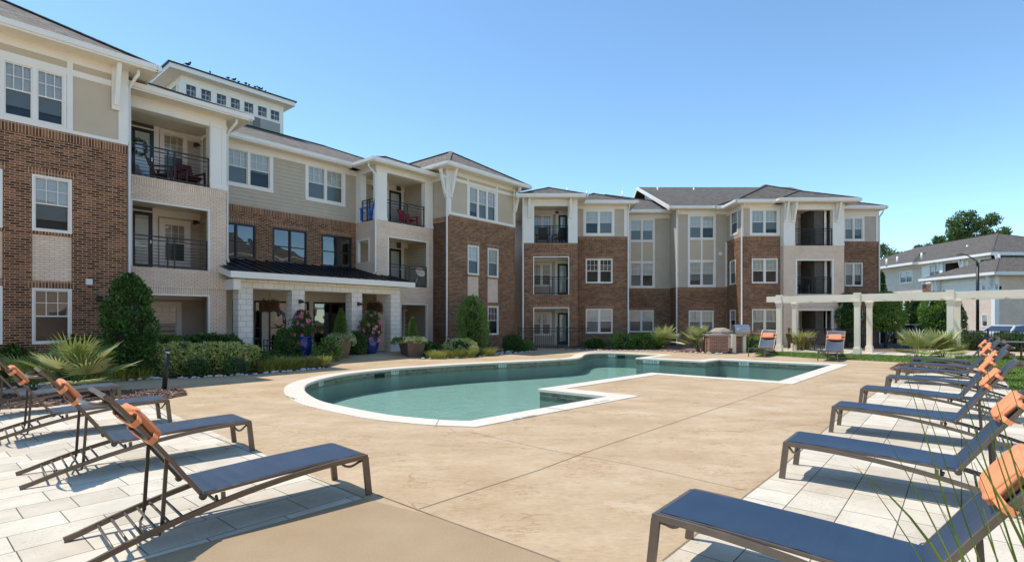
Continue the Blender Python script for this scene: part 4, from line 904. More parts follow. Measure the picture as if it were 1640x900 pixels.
for r, z0 in ((o3, zq), (o2, o2[2]), (o1, .1)):
    bp = niche(FB, F6, r[0], r[1], z0, r[3], 1.9, drs=None); window(FB, bp.off(.06), r[0]+.1, r[0]+1.15, z0+.35, min(z0+2.05, r[3]-.05), cols=1, cas=.13, rec=.04, blind=1)
    mb = MB(); bx(mb, bp, r[0]+1.35, r[0]+1.95, z0, r[3]+.1, .0, 1.5); mb.build('dark_partition', M['room'], FB)
    mb = MB(); bx(mb, bp, r[1]-.35, r[1]-.15, z0, r[3]+.1, 1.3, 1.5); mb.build('balcony_post', M['trim'], FB)
railing(FB, F6, o3[0], o3[1], zq, h=1.02); railing(FB, F6, o2[0]+.09, o2[1]-.09, o2[2], h=1.02)
# F7
x7 = F7.s(1407); zq = F7.z(0, 387); h = []
wset(F7, [(1352.5, 1381.5, 421, 458.5), (1352.5, 1381.5, 498, 534)], h); wall(FB, 'brick_wall', F7, x6-1.2, x7, -.1, zq, h, M['brick']); band(FB, F7, x6-1.2, x7, zq, h=.24)
for r in h: rowlock(FB, F7, r[0], r[1], r[3])
h = []; wset(F7, [(1350, 1384, 347, 386.5, dict(cas=.13, prot=.035))], h); siding(FB, F7, x6-1.2, x7, zq, 8.6, h); board(FB, F7, [(x7-.18, x7+.02, zq, 8.6, .03), (x6-1.2, x7, F7.z(0, 347), 8.6, .032)])
wall(FB, 'brick_wall', Plane((x7, 33.8), (0, 1)), 0, 14, -.1, zq, [], M['brick']); siding(FB, Plane((x7, 33.8), (0, 1)), 0, 14, zq, 8.6, [])
mb = MB(); mb.abox(x1+.01, x7-.01, 36.6, 48, -.1, 8.55); mb.abox(x1+.01, x12-.01, 34.5, 36.6, -.1, 8.55); mb.build('rear_wall', M['room'], FB)
mb = MB(); mb.abox(x6-1.1, x6-.8, 32, 33.8, -.1, 8.55); mb.build('rear_wall', M['beige'], FB)
g = 'shingle_g'; W0 = F(0)
def fhip(xa, xb, ya, yb, z, p): return hip(FB, F(0), xa, xb, -yb, -ya, z, p, g, gut=.17)
fhip(x1-.5, x12+.45, 30.05, 42, 8.74, .42); fhip(x12-.8, x2+.45, 31.65, 43, 8.72, .42); fhip(x1+.3, x3+3, 34.65, 50.5, 8.78, .39)
fhip(x4-.55, x4+6.2, 31.25, 44, 8.69, .50); fhip(x5-.5, F(30.85).s(1377), 30.85, 41, 8.69, .42); fhip(x4-1, F(33.2).s(1420), 33.25, 50, 8.74, .42)
# gabled main roof with a white rake
e = F(33.35); mb = MB(); gx0, gx1, gy, gr = x3-.6, 22., 33.35, 41.9; zE_, zR = 8.76, 12.05
mb.face([(gx0, gy, zE_), (gx1, gy, zE_), (gx1, gr, zR), (gx0, gr, zR)]); mb.face([(gx1, 50.5, zE_), (gx0, 50.5, zE_), (gx0, gr, zR), (gx1, gr, zR)]); mb.face([(gx0, gr, zR-.03), (gx1, gr, zR-.03), (gx1, gy, zE_-.03), (gx0, gy, zE_-.03)]); mb.build('roof', M[g], FB)
mb = MB(); mb.box((gx0-.03, gy, zE_-.24), (.05, 0, 0), (0, gr-gy, zR-zE_), (0, 0, .26)); mb.box((gx0-.03, gy-.09, zE_-.15), (x4-gx0, 0, 0), (0, .11, 0), (0, 0, .16)); mb.box((gx0-.03, gr, zR-.24), (.05, 0, 0), (0, gr-gy, zE_-zR), (0, 0, .26)); mb.build('rake_board', M['trim'], FB)
mb = MB(); mb.face([(x3, 33.9, 8.3), (x3, gr, 8.3), (x3, gr, zR-.1), (x3, 33.9, 8.9)]); mb.build('gable_wall', M['siding_l'], FB)
mb = MB(); mb.abox(gx0, x4, gy, 33.9, 8.585, 8.61); mb.build('soffit', M['trim2'], FB)
for (u, v) in ((908.5, 303), (940, 308), (997, 308.5), (1053, 302), (1111, 303)):
    Y = 40.5; p = AT(u, v, Y); mb = MB(); mb.tube([p-Vector((0, 0, .9)), p+Vector((0, 0, .1))], .05, 8); mb.build('vent_pipe', M['trim'], FB)
for u in (1131, 1144, 1157, 1170, 1180):
    p = AT(u, 303.6, 41.6); mb = MB(); mb.abox(p.x-.22, p.x+.22, p.y-.15, p.y+.15, p.z-.2, p.z+.03); mb.build('roof_vent', M['black'], FB)
downspout(FB, F1, x1-.05, .05, 8.6, .0, kick=.4); downspout(FB, F2, x2+.03, .05, 8.6, .02, kick=.4); downspout(FB, F4, x3+.0, .05, 8.6, .04, kick=.4); downspout(FB, F5, x4+.0, .05, 8.55, .03, kick=.4); downspout(FB, F6, x6+.02, 3.0, 8.55, -.4, kick=.4); downspout(FB, F7, x7+.02, .05, 8.6, .0, kick=.4)
# ================================================================ background building
GB = thing('apartment_building', 'pale beige and white apartment building in the right background beyond the parking lot', 'building', (52, 60, 0))
GX = 51.5; GP = Plane((GX, 84), (0, -1)); s1g = 84-57.0
def grect(pl, u0, u1, vt, vb, ur=None): ur = ur or u0; return (pl.s(u0), pl.s(u1), pl.z(ur, vb), pl.z(ur, vt))
h = []
GW = [(1441, 1461.5, 432, 453), (1488, 1506, 422, 446), (1440, 1452, 482, 492), (1440, 1450, 507, 520), (1568, 1584, 501, 527)]
for r in GW:
    a, b, c, d = grect(GP, *r, r[1]); window(GB, GP, a, b, c, d, cols=2, cas=.12, blind=.7); h.append((a+.01, b-.01, c+.01, d-.01))
bal = grect(GP, 1514, 1538.5, 418, 450, 1538); opn = grect(GP, 1570, 1599, 413, 436, 1599)
zs = 6.1
wall(GB, 'beige_brick_wall', GP, 0, s1g, -.1, zs, [r for r in h], M['beige'])
h3 = h+[bal, opn]
sa, sb = GP.s(1476), GP.s(1509)
siding(GB, GP, 0, sa, zs, 8.6, h3, M['siding_l']); wall(GB, 'stucco_wall', GP, sa, s1g, zs, 8.6, h3, M['trim'])
r = grect(GP, 1478, 1507, 444.5, 466, 1507); mb = MB(); bx(mb, GP, r[0], r[1], r[2], r[3], 0, .05); mb.build('brick_patch', M['brick'], GB)
r = grect(GP, 1551, 1567, 416, 441, 1560); mb = MB(); bx(mb, GP, r[0], r[1], r[2], r[3], 0, .02); mb.build('infill_panel', M['panel'], GB)
for r in (bal, opn):
    mb = MB(); P = GP.pt; dp = 2.0; a, b, c, d = r
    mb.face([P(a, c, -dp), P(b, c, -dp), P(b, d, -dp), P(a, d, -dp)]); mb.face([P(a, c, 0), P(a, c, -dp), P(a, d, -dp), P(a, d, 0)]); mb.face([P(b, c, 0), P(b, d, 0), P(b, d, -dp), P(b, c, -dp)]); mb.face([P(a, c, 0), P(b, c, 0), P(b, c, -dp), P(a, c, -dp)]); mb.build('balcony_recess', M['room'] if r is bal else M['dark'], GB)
railing(GB, GP, bal[0], bal[1], bal[2], h=1.0)
for s_ in (GP.s(1507), GP.s(1541), GP.s(1601)): bracket(GB, GP, s_, 8.5, .02, 1.2, .5, .2)
board(GB, GP, [(GP.s(1508), GP.s(1513), 0, 8.6, .25), (GP.s(1540), GP.s(1546), 0, 8.6, .25), (0, s1g, 8.2, 8.6, .06), (sa, sb, zs-.1, zs+.08, .06)])
GF = Plane((GX, 57.0), (1, 0)); siding(GB, GF, 0, 14, 5.6, 8.6, [], M['siding_l']); wall(GB, 'beige_brick_wall', GF, 0, 14, -.1, 5.6, [], M['beige']); board(GB, GF, [(0, .4, 0, 8.6, .05), (0, 14, 8.0, 8.6, .05)])
mb = MB(); mb.abox(GX+2.3, GX+16, 57.3, 84, -.1, 8.5); mb.build('rear_wall', M['trim2'], GB)
hip(GB, F(0), GX-.6, GX+15, -84.5, -56.4, 8.72, .42, g, gut=.3)
hip(GB, F(0), GX-1.3, GX+10, -74, -66.5, 8.75, .42, g, gut=.3)
# lower wing in front
LX, LY0, LY1 = 47.8, 52.5, 60.5; LP = Plane((LX, LY1), (0, -1)); LF = Plane((LX, LY0), (1, 0)); zt_ = LP.z(LP.s and 1600, 446)
h = []
for u0, u1, vt, vb in ((1572, 1579, 455, 465), (1582, 1589, 454.5, 465), (1592, 1599.5, 453.5, 464.5), (1572, 1582, 503, 524)):
    a, b, c, d = grect(LP, u0, u1, vt, vb, u1); window(GB, LP, a, b, c, d, cols=1, cas=.08, blind=.4); h.append((a+.01, b-.01, c+.01, d-.01))
wall(GB, 'beige_brick_wall', LP, 0, 8, -.1, 4.0, h, M['beige']); wall(GB, 'stucco_wall', LP, 0, 8, 4.0, 6.1, h, M['trim2']); board(GB, LP, [(0, 8, 3.9, 4.15, .08), (0, 8, 5.35, 5.5, .04), (7.6, 8.02, 0, 6.1, .05), (0, .4, 4.1, 6.1, .05)])
wall(GB, 'beige_brick_wall', LF, 0, 12, -.1, 6.1, [], M['beige']); board(GB, LF, [(0, 12, 3.9, 4.15, .08), (0, .35, 0, 6.1, .04), (3.2, 3.6, 0, 6.1, .05)])
for s_ in (1.2, 7.6): bracket(GB, LP, s_, 6.05, .02, 1.3, .6, .22)
hip(GB, F(0), LX-.8, LX+14, -LY1-.8, -LY0+.8, 6.25, .42, g, gut=.3)
for (u, v) in ((1420, 415), (1437, 411), (1476, 405), (1549, 393), (1601, 380)):
    p = AT(u, v, 64); mb = MB(); mb.tube([p-Vector((0, 0, .9)), p], .1, 6); mb.build('vent_pipe', M['trim'], GB)
# ================================================================ loungers
def rz_of(v): return math.atan2(v[1], v[0])
LW = .34
BP = [(1.40, .33), (1.50, .475), (1.66, .71), (1.82, .93), (1.93, 1.075), (2.0, 1.15)]     # backrest line (x, z)
def make_lounger():
    t = thing('sun_lounger', 'x', 'sun lounger', (0, 0, 0))
    X = Vector((0, 1, 0))
    for s_ in (-1, 1):
        y = s_*LW; mb = MB(); pts = []
        for i in range(25):
            u = i/24; x = 2.16*u; z = .36-.02*u if u < .0 else .362*(1-u**1.75)-.03*math.sin(u*math.pi)*0+.006
            z = .362*(1-u**2.1)+.008
            pts.append((x, y, max(.016, z)))
        mb.sweep(pts, .028, .042, X); mb.build('side_rail', M['bronze'], t)
        mb = MB(); mb.bar((-.035, y, 0), (.005, y, .365), .03, .058, up=(1, 0, 0)); mb.build('leg', M['bronze'], t)
    mb = MB(); mb.sweep([(.0, -LW, .372), (.0, LW, .372)], .05, .028, (1, 0, 0)); mb.build('foot_bar', M['bronze'], t)
    mb = MB(); mb.tube([(.03, -LW+.01, .34)]+[(.03-.0*math.sin(math.pi*k/10), (-LW+.03)+(2*LW-.06)*k/10, .34-.12*math.sin(math.pi*k/10)) for k in range(1, 10)]+[(.03, LW-.01, .34)], .012, 8); mb.build('bowed_bar', M['bronze_d'], t)
    # seat: side tubes and sling
    for s_ in (-1, 1):
        mb = MB(); mb.sweep([(.0+1.40*k/14, s_*(LW-.03), .383-.055*(k/14)+.012*math.sin(k/14*math.pi)) for k in range(15)], .026, .022, X); mb.build('seat_frame', M['bronze'], t)
    mb = MB(); nx_, ny = 48, 10; V = {}
    for i in range(nx_+1):
        for j in range(ny+1):
            u, v = i/nx_, j/ny; x = .012+1.385*u; y = (-LW+.035)+(2*LW-.07)*v
            V[i, j] = Vector((x, y, .397-.055*u+.012*math.sin(u*math.pi)-.020*math.sin(math.pi*v)*math.sin(math.pi*min(1, u*1.05))+.0035*noise.noise(Vector((x*9, y*3, 1.5)))+.009*max(0, u-.35)*noise.noise(Vector((x*19, y*1.6, 4.5)))))
    for i in range(nx_):
        for j in range(ny):
            mb.face([V[i, j], V[i+1, j], V[i+1, j+1], V[i, j+1]], 0, True)
    # underside so that the sling has thickness
    for i in range(nx_):
        for j in range(ny):
            mb.face([V[i, j+1]-Vector((0, 0, .004)), V[i+1, j+1]-Vector((0, 0, .004)), V[i+1, j]-Vector((0, 0, .004)), V[i, j]-Vector((0, 0, .004))], 0, True)
    mb.build('seat_sling', M['sling'], t)
    # backrest
    B = catmull([Vector((x, 0, z)) for x, z in BP], 4)
    for s_ in (-1, 1):
        mb = MB(); mb.sweep([p+Vector((0, s_*(LW-.02), 0)) for p in B], .032, .03, X); mb.build('back_frame', M['bronze'], t)
        mb = MB(); mb.lathe([(.012, -.018), (.028, -.012), (.028, .012), (.012, .018)], (0, 0, 0), 12)
        for i, v in enumerate(mb.v): mb.v[i] = Vector((1.40+v.x, s_*(LW-.005)+v.z, .325+v.y))
        mb.build('hinge', M['bronze_d'], t)
    mb = MB(); nb = len(B)
    def bs_(i, j, off): 
        v = j/6; p = B[i]; tt = (B[min(i+1, nb-1)]-B[max(i-1, 0)]).normalized(); nn = Vector((-tt.z, 0, tt.x)); return p+Vector((0, (-LW+.03)+(2*LW-.06)*v, 0))+nn*(off-.018*math.sin(math.pi*v)*math.sin(math.pi*i/(nb-1)))
    for off, fl_ in ((.014, False), (.009, True)):
        for i in range(nb-1):
            for j in range(6):
                q = [bs_(i, j, off), bs_(i, j+1, off), bs_(i+1, j+1, off), bs_(i+1, j, off)]; mb.face(q[::-1] if not fl_ else q, 0, True)
    mb.build('back_sling', M['sling'], t)
    e = B[-1]; mb = MB(); mb.sweep([e+Vector((0, -LW+.02, 0)), e+Vector((0, LW-.02, 0))], .03, .028, (.58, 0, .81)); mb.build('top_bar', M['bronze'], t)
    mb = MB(); hp = [e+Vector((-.03, -LW+.06, -.05))]+[e+Vector((.02+.075*math.sin(math.pi*k/12)**.6, (-LW+.06)+(2*LW-.12)*k/12, -.05-.0*k)) for k in range(1, 12)]+[e+Vector((-.03, LW-.06, -.05))]
    mb.tube(hp, .014, 8); mb.build('push_handle', M['bronze'], t)
    # prop: two struts and a U-shaped foot on the rungs
    for s_ in (-1, 1):
        mb = MB(); y = s_*(LW-.055); mb.bar((1.63, y, .655), (1.66, y, .13), .016, .026, (1, 0, 0)); mb.build('prop_strut', M['bronze_d'], t)
    mb = MB(); y = LW-.055; mb.tube([(1.66, -y, .14), (1.67, -y+.02, .09), (1.70, -y+.08, .075), (1.74, 0, .07), (1.70, y-.08, .075), (1.67, y-.02, .09), (1.66, y, .14)], .010, 8); mb.build('prop_foot', M['bronze_d'], t)
    mb = MB(); mb.tube([(1.30, -LW+.03, .30), (1.28, -LW+.06, .24), (1.28, LW-.06, .24), (1.30, LW-.03, .30)], .011, 8); mb.build('under_seat_brace', M['bronze_d'], t)
    mb = MB(); mb.bar((1.25, -LW+.03, .32), (1.25, -LW+.015, .255), .02, .03, (1, 0, 0)); mb.build('seat_post', M['bronze'], t)
    mb = MB(); mb.bar((1.25, LW-.03, .32), (1.25, LW-.015, .255), .02, .03, (1, 0, 0)); mb.build('seat_post', M['bronze'], t)
    for k in range(6):
        x = 1.53+k*.085; u = x/2.16; z = max(.03, .362*(1-u**2.1)+.008)
        mb = MB(); mb.tube([(x, -LW+.01, z), (x, LW-.01, z)], .0105, 8); mb.build('rung', M['bronze'], t)
    return t
def make_pillow(k):
    """head cushion strapped round the backrest"""
    t = thing('head_pillow', 'x', 'pillow', (0, 0, 0)); B = catmull([Vector((x, 0, z)) for x, z in BP], 4)
    c = Vector((1.78, 0, .88)); tt = Vector((.59, 0, .81)).normalized(); nn = Vector((-tt.z, 0, tt.x)); mb = MB()
    def f(p):
        q = Vector((abs(p.x)**.30*(1 if p.x > 0 else -1), abs(p.y)**.34*(1 if p.y > 0 else -1), abs(p.z)**.8*(1 if p.z > 0 else -1)))
        w_ = noise.noise(Vector((p.x*2.2+k*7, p.y*2.5, p.z*2.2)))*.10+noise.noise(Vector((p.x*6+k*3, p.y*7, p.z*6)))*.03
        return q*(1+w_)
    mb.sphere((0, 0, 0), (.145, .245, .045), 40, 22, 0, f)
    for i, v in enumerate(mb.v): mb.v[i] = c+tt*v.x+Vector((0, v.y, 0))+nn*(v.z+.045)
    mb.build('cushion', M['orange'], t)
    for o_ in (-.085, .085):
        mb = MB(); a = c+tt*o_; pts = [a+Vector((0, -.2, 0))+nn*.06, a+Vector((0, -LW-.005, 0))+nn*.022, a+Vector((0, -LW-.012, 0))-nn*.025, a+Vector((0, -LW+.1, 0))-nn*.032, a+Vector((0, LW-.1, 0))-nn*.032, a+Vector((0, LW+.012, 0))-nn*.025, a+Vector((0, LW+.005, 0))+nn*.022, a+Vector((0, .2, 0))+nn*.06]
        mb.sweep(pts, .042, .006, tt); mb.build('strap', M['orange'], t)
    return t
protoL = make_lounger(); protoP = [make_pillow(k) for k in range(3)]
ORD = ['first', 'second', 'third', 'fourth', 'fifth', 'sixth', 'seventh', 'eighth']
used = {'L': False, 'P0': False, 'P1': False, 'P2': False}
def put(proto, key, loc, rz, label, group):
    o = copy_tree(proto) if used[key] else proto; used[key] = True
    o.location = loc; o.rotation_euler = (0, 0, rz); o['label'] = label; o['group'] = group
spots = []
aL = (-.69, -.72)
for i, (u, v) in enumerate(((589, 731), (403, 676), (271, 642), (192, 619.5))):
    p = G(u, v, .37); c = Vector((p.x, p.y))-N2*LW; spots.append((c, aL, i, 'L'))
for i, (u, v) in enumerate(((1049, 828), (1257, 711), (1335, 653), (1380, 624), (1421, 605), (1437, 591), (1454, 582.5), (1461.5, 574.5))):
    p = G(u, v, .37); c = Vector((p.x, p.y))+D2*LW; spots.append((c, N2, i, 'R'))
for i, (u, v) in enumerate(((1199, 571), (1310, 578))):
    p = G(u, v, 0); spots.append((Vector((p.x, p.y))+N2*LW, D2, i, 'F'))
LABL = ['blue sling lounger nearest the camera in the left row, seen from behind its backrest', 'second lounger from the camera in the left row', 'third lounger from the camera in the left row, beside the palm', 'farthest lounger of the left row, half cut by the left picture edge']
LABF = ['lone blue lounger on the far deck beside the brick grill island', 'lone blue lounger on the far deck in front of the patio table']
for c, a, i, row in spots:
    if row == 'L': lab = LABL[i]; gl = 'loungers in a row on the left pavers'; on = f'the {ORD[i]} lounger from the camera in the left row'
    elif row == 'R': lab = f'{ORD[i]} blue sling lounger counted from the camera in the right row'; gl = 'loungers in a row on the right pavers'; on = f'the {ORD[i]} lounger from the camera in the right row'
    else: lab = LABF[i]; gl = 'loungers on the far deck'; on = ('the far lounger beside the brick grill island', 'the far lounger in front of the patio table')[i]
    jit = random.uniform(-.02, .02); rz = rz_of(a)+jit
    put(protoL, 'L', (c.x, c.y, .004), rz, lab, gl)
    k = i % 3; put(protoP[k], 'P%d' % k, (c.x, c.y, .004), rz, 'orange head pillow strapped to '+on, 'orange head pillows')
# ================================================================ pergola
PG = thing('pergola', 'cream painted pergola of posts and long beams standing on the lawn at right', 'pergola', (13.7, 26.9, 0))
pd = Vector((.7, -.714)).normalized(); pn = Vector((-pd.y, pd.x))*1.0
if pn.y < 0: pn = -pn
P0 = gp(1248, 562.5)
def ppt(a, b, z): q = P0+pd*a+pn*b; return Vector((q.x, q.y, z))
d3v, n3v = Vector((*pd, 0)), Vector((*pn, 0))
A3 = []
for u in (1248, 1373, 1522):
    r = (u-CX)/FP; A3.append((r*P0.y-P0.x)/(pd.x-r*pd.y))
stp = A3[2]-A3[1]; posts = A3+[A3[2]+stp, A3[2]+2*stp]
for b in (0, 2.35):
    for a in posts:
        mb = MB()
        mb.box(ppt(a-.11, b-.11, 0), d3v*.22, n3v*.22, (0, 0, 2.55)); mb.box(ppt(a-.15, b-.15, 0), d3v*.30, n3v*.30, (0, 0, .30)); mb.box(ppt(a-.135, b-.135, .301), d3v*.27, n3v*.27, (0, 0, .03))
        mb.box(ppt(a-.14, b-.14, 2.36), d3v*.28, n3v*.28, (0, 0, .06)); mb.box(ppt(a-.16, b-.16, 2.47), d3v*.32, n3v*.32, (0, 0, .075)); mb.build('post', M['postpaint'], PG)
    mb = MB(); mb.box(ppt(posts[0]-.6, b-.09, 2.551), d3v*(posts[-1]-posts[0]+1.2), n3v*.18, (0, 0, .29)); mb.build('beam', M['postpaint'], PG)
for a in posts:
    mb = MB(); mb.box(ppt(a-.13, -.13, 2.552), d3v*.26, n3v*.26, (0, 0, .36)); mb.build('beam_cap', M['postpaint'], PG)
a = posts[0]+.8
while a < posts[-1]:
    mb = MB(); mb.box(ppt(a-.03, .09, 2.60), d3v*.06, n3v*2.17, (0, 0, .16)); mb.build('rafter', M['postpaint'], PG); a += 1.1
# ================================================================ fences
def fence(pts, z0, h, label, gapw=.115, postev=2.2):
    th = thing('metal_fence', label, 'fence', (pts[0].x, pts[0].y, 0)); mb = MB(); rl = MB()
    for a, b in zip(pts, pts[1:]):
        Ln = (b-a).length; t = (b-a).normalized(); n = int(Ln/gapw)
        for z in (z0+.12, z0+h-.2, z0+h-.03): rl.bar((a.x, a.y, z), (b.x, b.y, z), .03, .03)
        for i in range(n):
            p = a+t*(i*gapw+.05); mb.abox(p.x-.008, p.x+.008, p.y-.008, p.y+.008, z0+.04, z0+h)
        k = 0
        while k <= Ln+.01:
            p = a+t*min(k, Ln); m2 = MB(); m2.abox(p.x-.03, p.x+.03, p.y-.03, p.y+.03, z0-.03, z0+h+.06); m2.build('fence_post', M['black'], th); k += postev
    rl.build('rail', M['black'], th); o = mb.build('pickets', M['black'], th); o['kind'] = 'stuff'; return th
fence([Vector((.35, 29.95)), Vector((4.3, 29.95))], 0, 1.18, 'black picket fence in front of the left patio of the far building')
f2 = Vector((21.4, 30.6)); f3 = f2+N2*9
fence([Vector((15.7, 30.1)), f2], 0, 1.12, 'black picket fence in front of the beige ground floor patio behind the pergola')
fence([f2+N2*.1, f3], 0, 1.08, 'long black picket fence between the lawn and the parking lot at right')
# ================================================================ grill island
GI = thing('grill_island', 'red brick outdoor kitchen island with a stone top and two grills', 'grill island', gp(1160, 565).to_3d())
gA, gB = gp(1137, 566), gp(1172, 567.2)
def gbox(name, u0, u1, vb, z0, z1, dep, mat, par=GI, over=0):
    a, b = gp(u0, vb), gp(u1, vb); mb = MB(); mb.box((a.x-over, a.y-over, z0), (b.x-a.x+2*over, 0, 0), (0, dep+2*over, 0), (0, 0, z1-z0)); return mb.build(name, mat, par)
gbox('brick_base', 1136, 1166, 566.3, 0, .85, 1.1, M['redbrick']); gbox('counter_top', 1136, 1166, 566.3, .85, .93, 1.1, M['granite'], GI, .05)
gbox('stone_pilaster', 1173, 1179, 565.6, 0, .92, .3, M['trim2']); gbox('brick_base', 1178, 1189, 564.5, 0, .82, .9, M['redbrick']); gbox('counter_top', 1170, 1192, 565.2, .82, .90, .35, M['granite'], GI, .03); gbox('stone_pilaster', 1190, 1195, 564.8, 0, .88, .3, M['trim2'])
gbox('access_door', 1165.5, 1170.5, 565.8, .25, .8, .02, M['steel'])
def grill(u, v, label, hgt):
    p = gp(u, v); t = thing('gas_grill', label, 'grill', (p.x, p.y, .93), group='grills on the brick island'); mb = MB()
    mb.box((p.x-.38, p.y-.2, .93), (.76, 0, 0), (0, .5, 0), (0, 0, .12)); mb.build('firebox', M['steel'], t); mb = MB(); pr = [(0, .0), (.04, .22), (.18, hgt), (.42, hgt), (.5, .2), (.5, 0)]
    A = [Vector((p.x-.37, p.y-.2+y, 1.05+z)) for y, z in pr]; B_ = [x+Vector((.74, 0, 0)) for x in A]; mb.face(A); mb.face(B_[::-1]); [mb.face([A[i], B_[i], B_[(i+1) % 6], A[(i+1) % 6]]) for i in range(6)]; mb.build('lid', M['steel'], t)
    mb = MB(); mb.tube([(p.x-.3, p.y-.22, 1.17), (p.x-.3, p.y-.26, 1.17), (p.x+.3, p.y-.26, 1.17), (p.x+.3, p.y-.22, 1.17)], .012, 6); mb.build('handle', M['steel'], t)
grill(1187, 563.5, 'stainless grill with its lid closed at the right of the brick island', .34)
t = thing('stone_chimney_cap', 'rough stone mound on top of the left end of the brick island', 'stone mound', (*gp(1154, 564.5), .93)); mb = MB(); p = gp(1154, 563.5)
mb.sphere((p.x, p.y, .93), (.6, .4, .30), 14, 8, 0, lambda q: Vector((q.x, q.y, max(0, q.z)))*(1+.25*noise.noise(q*3))); mb.build('stone', M['stoneface'], t)
# ================================================================ furniture sets
def arm_chair():
    t = thing('patio_chair', 'x', 'chair', (0, 0, 0)); m = M['bronze']
    for sx in (-1, 1):
        for sy in (-1, 1):
            mb = MB(); mb.bar((sx*.26, sy*.25, 0), (sx*.26, sy*.25, .42 if sy > 0 else .64), .03, .03, (0, 1, 0)); mb.build('leg', m, t)
        mb = MB(); mb.bar((sx*.26, -.27, .65), (sx*.26, .25, .62), .05, .025); mb.build('armrest', m, t)
    mb = MB(); mb.abox(-.25, .25, -.25, .25, .40, .425); mb.build('seat', M['black'], t)
    mb = MB(); mb.box((-.25, .24, .42), (.5, 0, 0), (0, .03, 0), (0, .12, .45)); mb.build('backrest', M['black'], t); return t
def round_table(r=.6, lab='x'):
    t = thing('patio_table', lab, 'table', (0, 0, 0)); mb = MB(); mb.lathe([(r-.02, .69), (r, .70), (r, .72), (r-.02, .73)], (0, 0, 0), 28); mb.build('tabletop', M['bronze'], t)
    for k in range(4):
        a = math.pi/4+k*math.pi/2; mb = MB(); mb.bar((math.cos(a)*.42, math.sin(a)*.42, 0), (math.cos(a)*.3, math.sin(a)*.3, .69), .04, .04); mb.build('leg', M['bronze'], t)
    return t
pc = arm_chair(); usedc = [False]
def chair_at(x, y, rz, lab, g):
    o = copy_tree(pc) if usedc[0] else pc; usedc[0] = True; o.location = (x, y, .2 if 'porch' in g else .012); o.rotation_euler = (0, 0, rz); o['label'] = lab; o['group'] = g
c1 = gp(1301, 561.5); tb = round_table(.5, 'small round patio table under the pergola'); tb.location = (c1.x, c1.y, .012)
for (dx, dy, rz, lab) in ((-.85, .1, R(90), 'armchair left of the table under the pergola'), (.0, -.55, R(180), 'black backed armchair in front of the table under the pergola'), (1.0, .1, R(-90), 'armchair right of the table under the pergola, behind the far lounger')): chair_at(c1.x+dx, c1.y+dy, rz, lab, 'armchairs under the pergola')
c2 = gp(1624, 576); c2.x += .3; tb = round_table(.75, 'dark patio table by the fence at the right picture edge'); tb.location = (c2.x, c2.y, .012)
for (dx, dy, rz, lab) in ((-1.1, .2, R(90), 'dark armchair left of the table at the right picture edge'), (-.2, 1.0, R(10), 'dark armchair behind the table at the right picture edge'), (.4, -1.0, R(170), 'dark armchair in front of the table at the right picture edge')): chair_at(c2.x+dx, c2.y+dy, rz, lab, 'armchairs at the right edge table')
chx = PP.pt(PP.s(430), .2, -1.6); tb = round_table(.45, 'dark table standing inside the shaded porch'); tb.location = chx
for k, (ds, do, rz, lab) in enumerate(((-.8, 0, R(128), 'dark armchair left of the table in the shaded porch'), (.85, .1, R(-52), 'dark armchair right of the table in the shaded porch'))):
    q = PP.pt(PP.s(430)+ds, .2, -1.6+do); chair_at(q.x, q.y, rz, lab, 'armchairs in the porch')
# balcony things
def bchair(pl, s_, z, o, mat, lab, rz):
    t = thing('balcony_chair', lab, 'chair', pl.pt(s_, z, o), rz)
    for nm, b in (('seat', (-.27, .27, -.25, .25, .36, .41)), ):
        mb = MB(); mb.abox(*b); x = mb.build(nm, mat, t); x.matrix_parent_inverse.identity()
    return t
def local_thing(name, lab, cat, loc, rz, parts, group=None):
    t = thing(name, lab, cat, (0, 0, 0), 0, group)
    for nm, mt, fn in parts: mb = MB(); fn(mb); mb.build(nm, mt, t)
    t.location = loc; t.rotation_euler = (0, 0, rz); return t
def adirondack(mat, lab, loc, rz):
    P_ = [('seat', mat, lambda m: m.box((-.26, -.3, .38), (.52, 0, 0), (0, .55, -.12), (0, 0, .03))), ('backrest', mat, lambda m: m.box((-.27, .22, .28), (.54, 0, 0), (0, .03, 0), (0, .28, .68)))]
    for sx in (-1, 1): P_ += [('armrest', mat, lambda m, sx=sx: m.abox(sx*.32-.05, sx*.32+.05, -.38, .32, .56, .59)), ('leg', mat, lambda m, sx=sx: m.abox(sx*.32-.02, sx*.32+.02, -.34, -.26, 0, .56)), ('leg', mat, lambda m, sx=sx: m.abox(sx*.32-.02, sx*.32+.02, .2, .28, 0, .56))]
    return local_thing('balcony_chair', lab, 'chair', loc, rz, P_)
adirondack(M['maroon'], 'dark red slatted chair left on the top balcony of the left building', PB.pt(PB.s(275), Z3, -.8), R(110))
adirondack(M['maroon'], 'dark red slatted chair at the right end of the top balcony above the porch', PB.pt(PB.s(318), Z3, -.7), R(60))
adirondack(M['red'], 'bright red chair on the top balcony right of the porch', PD.pt(PD.s(668), Z3, -.7), R(60))
adirondack(M['bluecloth'], 'blue chair seen through the side rail of the top balcony right of the porch', PD.pt(PD.s(606), Z3, -.6), R(240))
for k, (pl, u, z, nm) in enumerate(((F1, 870, F1.z(0, 389.3), 'left on the top balcony of the far building'), (F1, 898, F1.z(0, 389.3), 'right on the top balcony of the far building'), (F6, 1290, F6.z(0, 471), 'left on the middle balcony behind the pergola'), (F6, 1318, F6.z(0, 471), 'right on the middle balcony behind the pergola'))):
    adirondack(M['black'], 'black chair '+nm, pl.pt(pl.s(u), z, -.85), R(180+20*k))
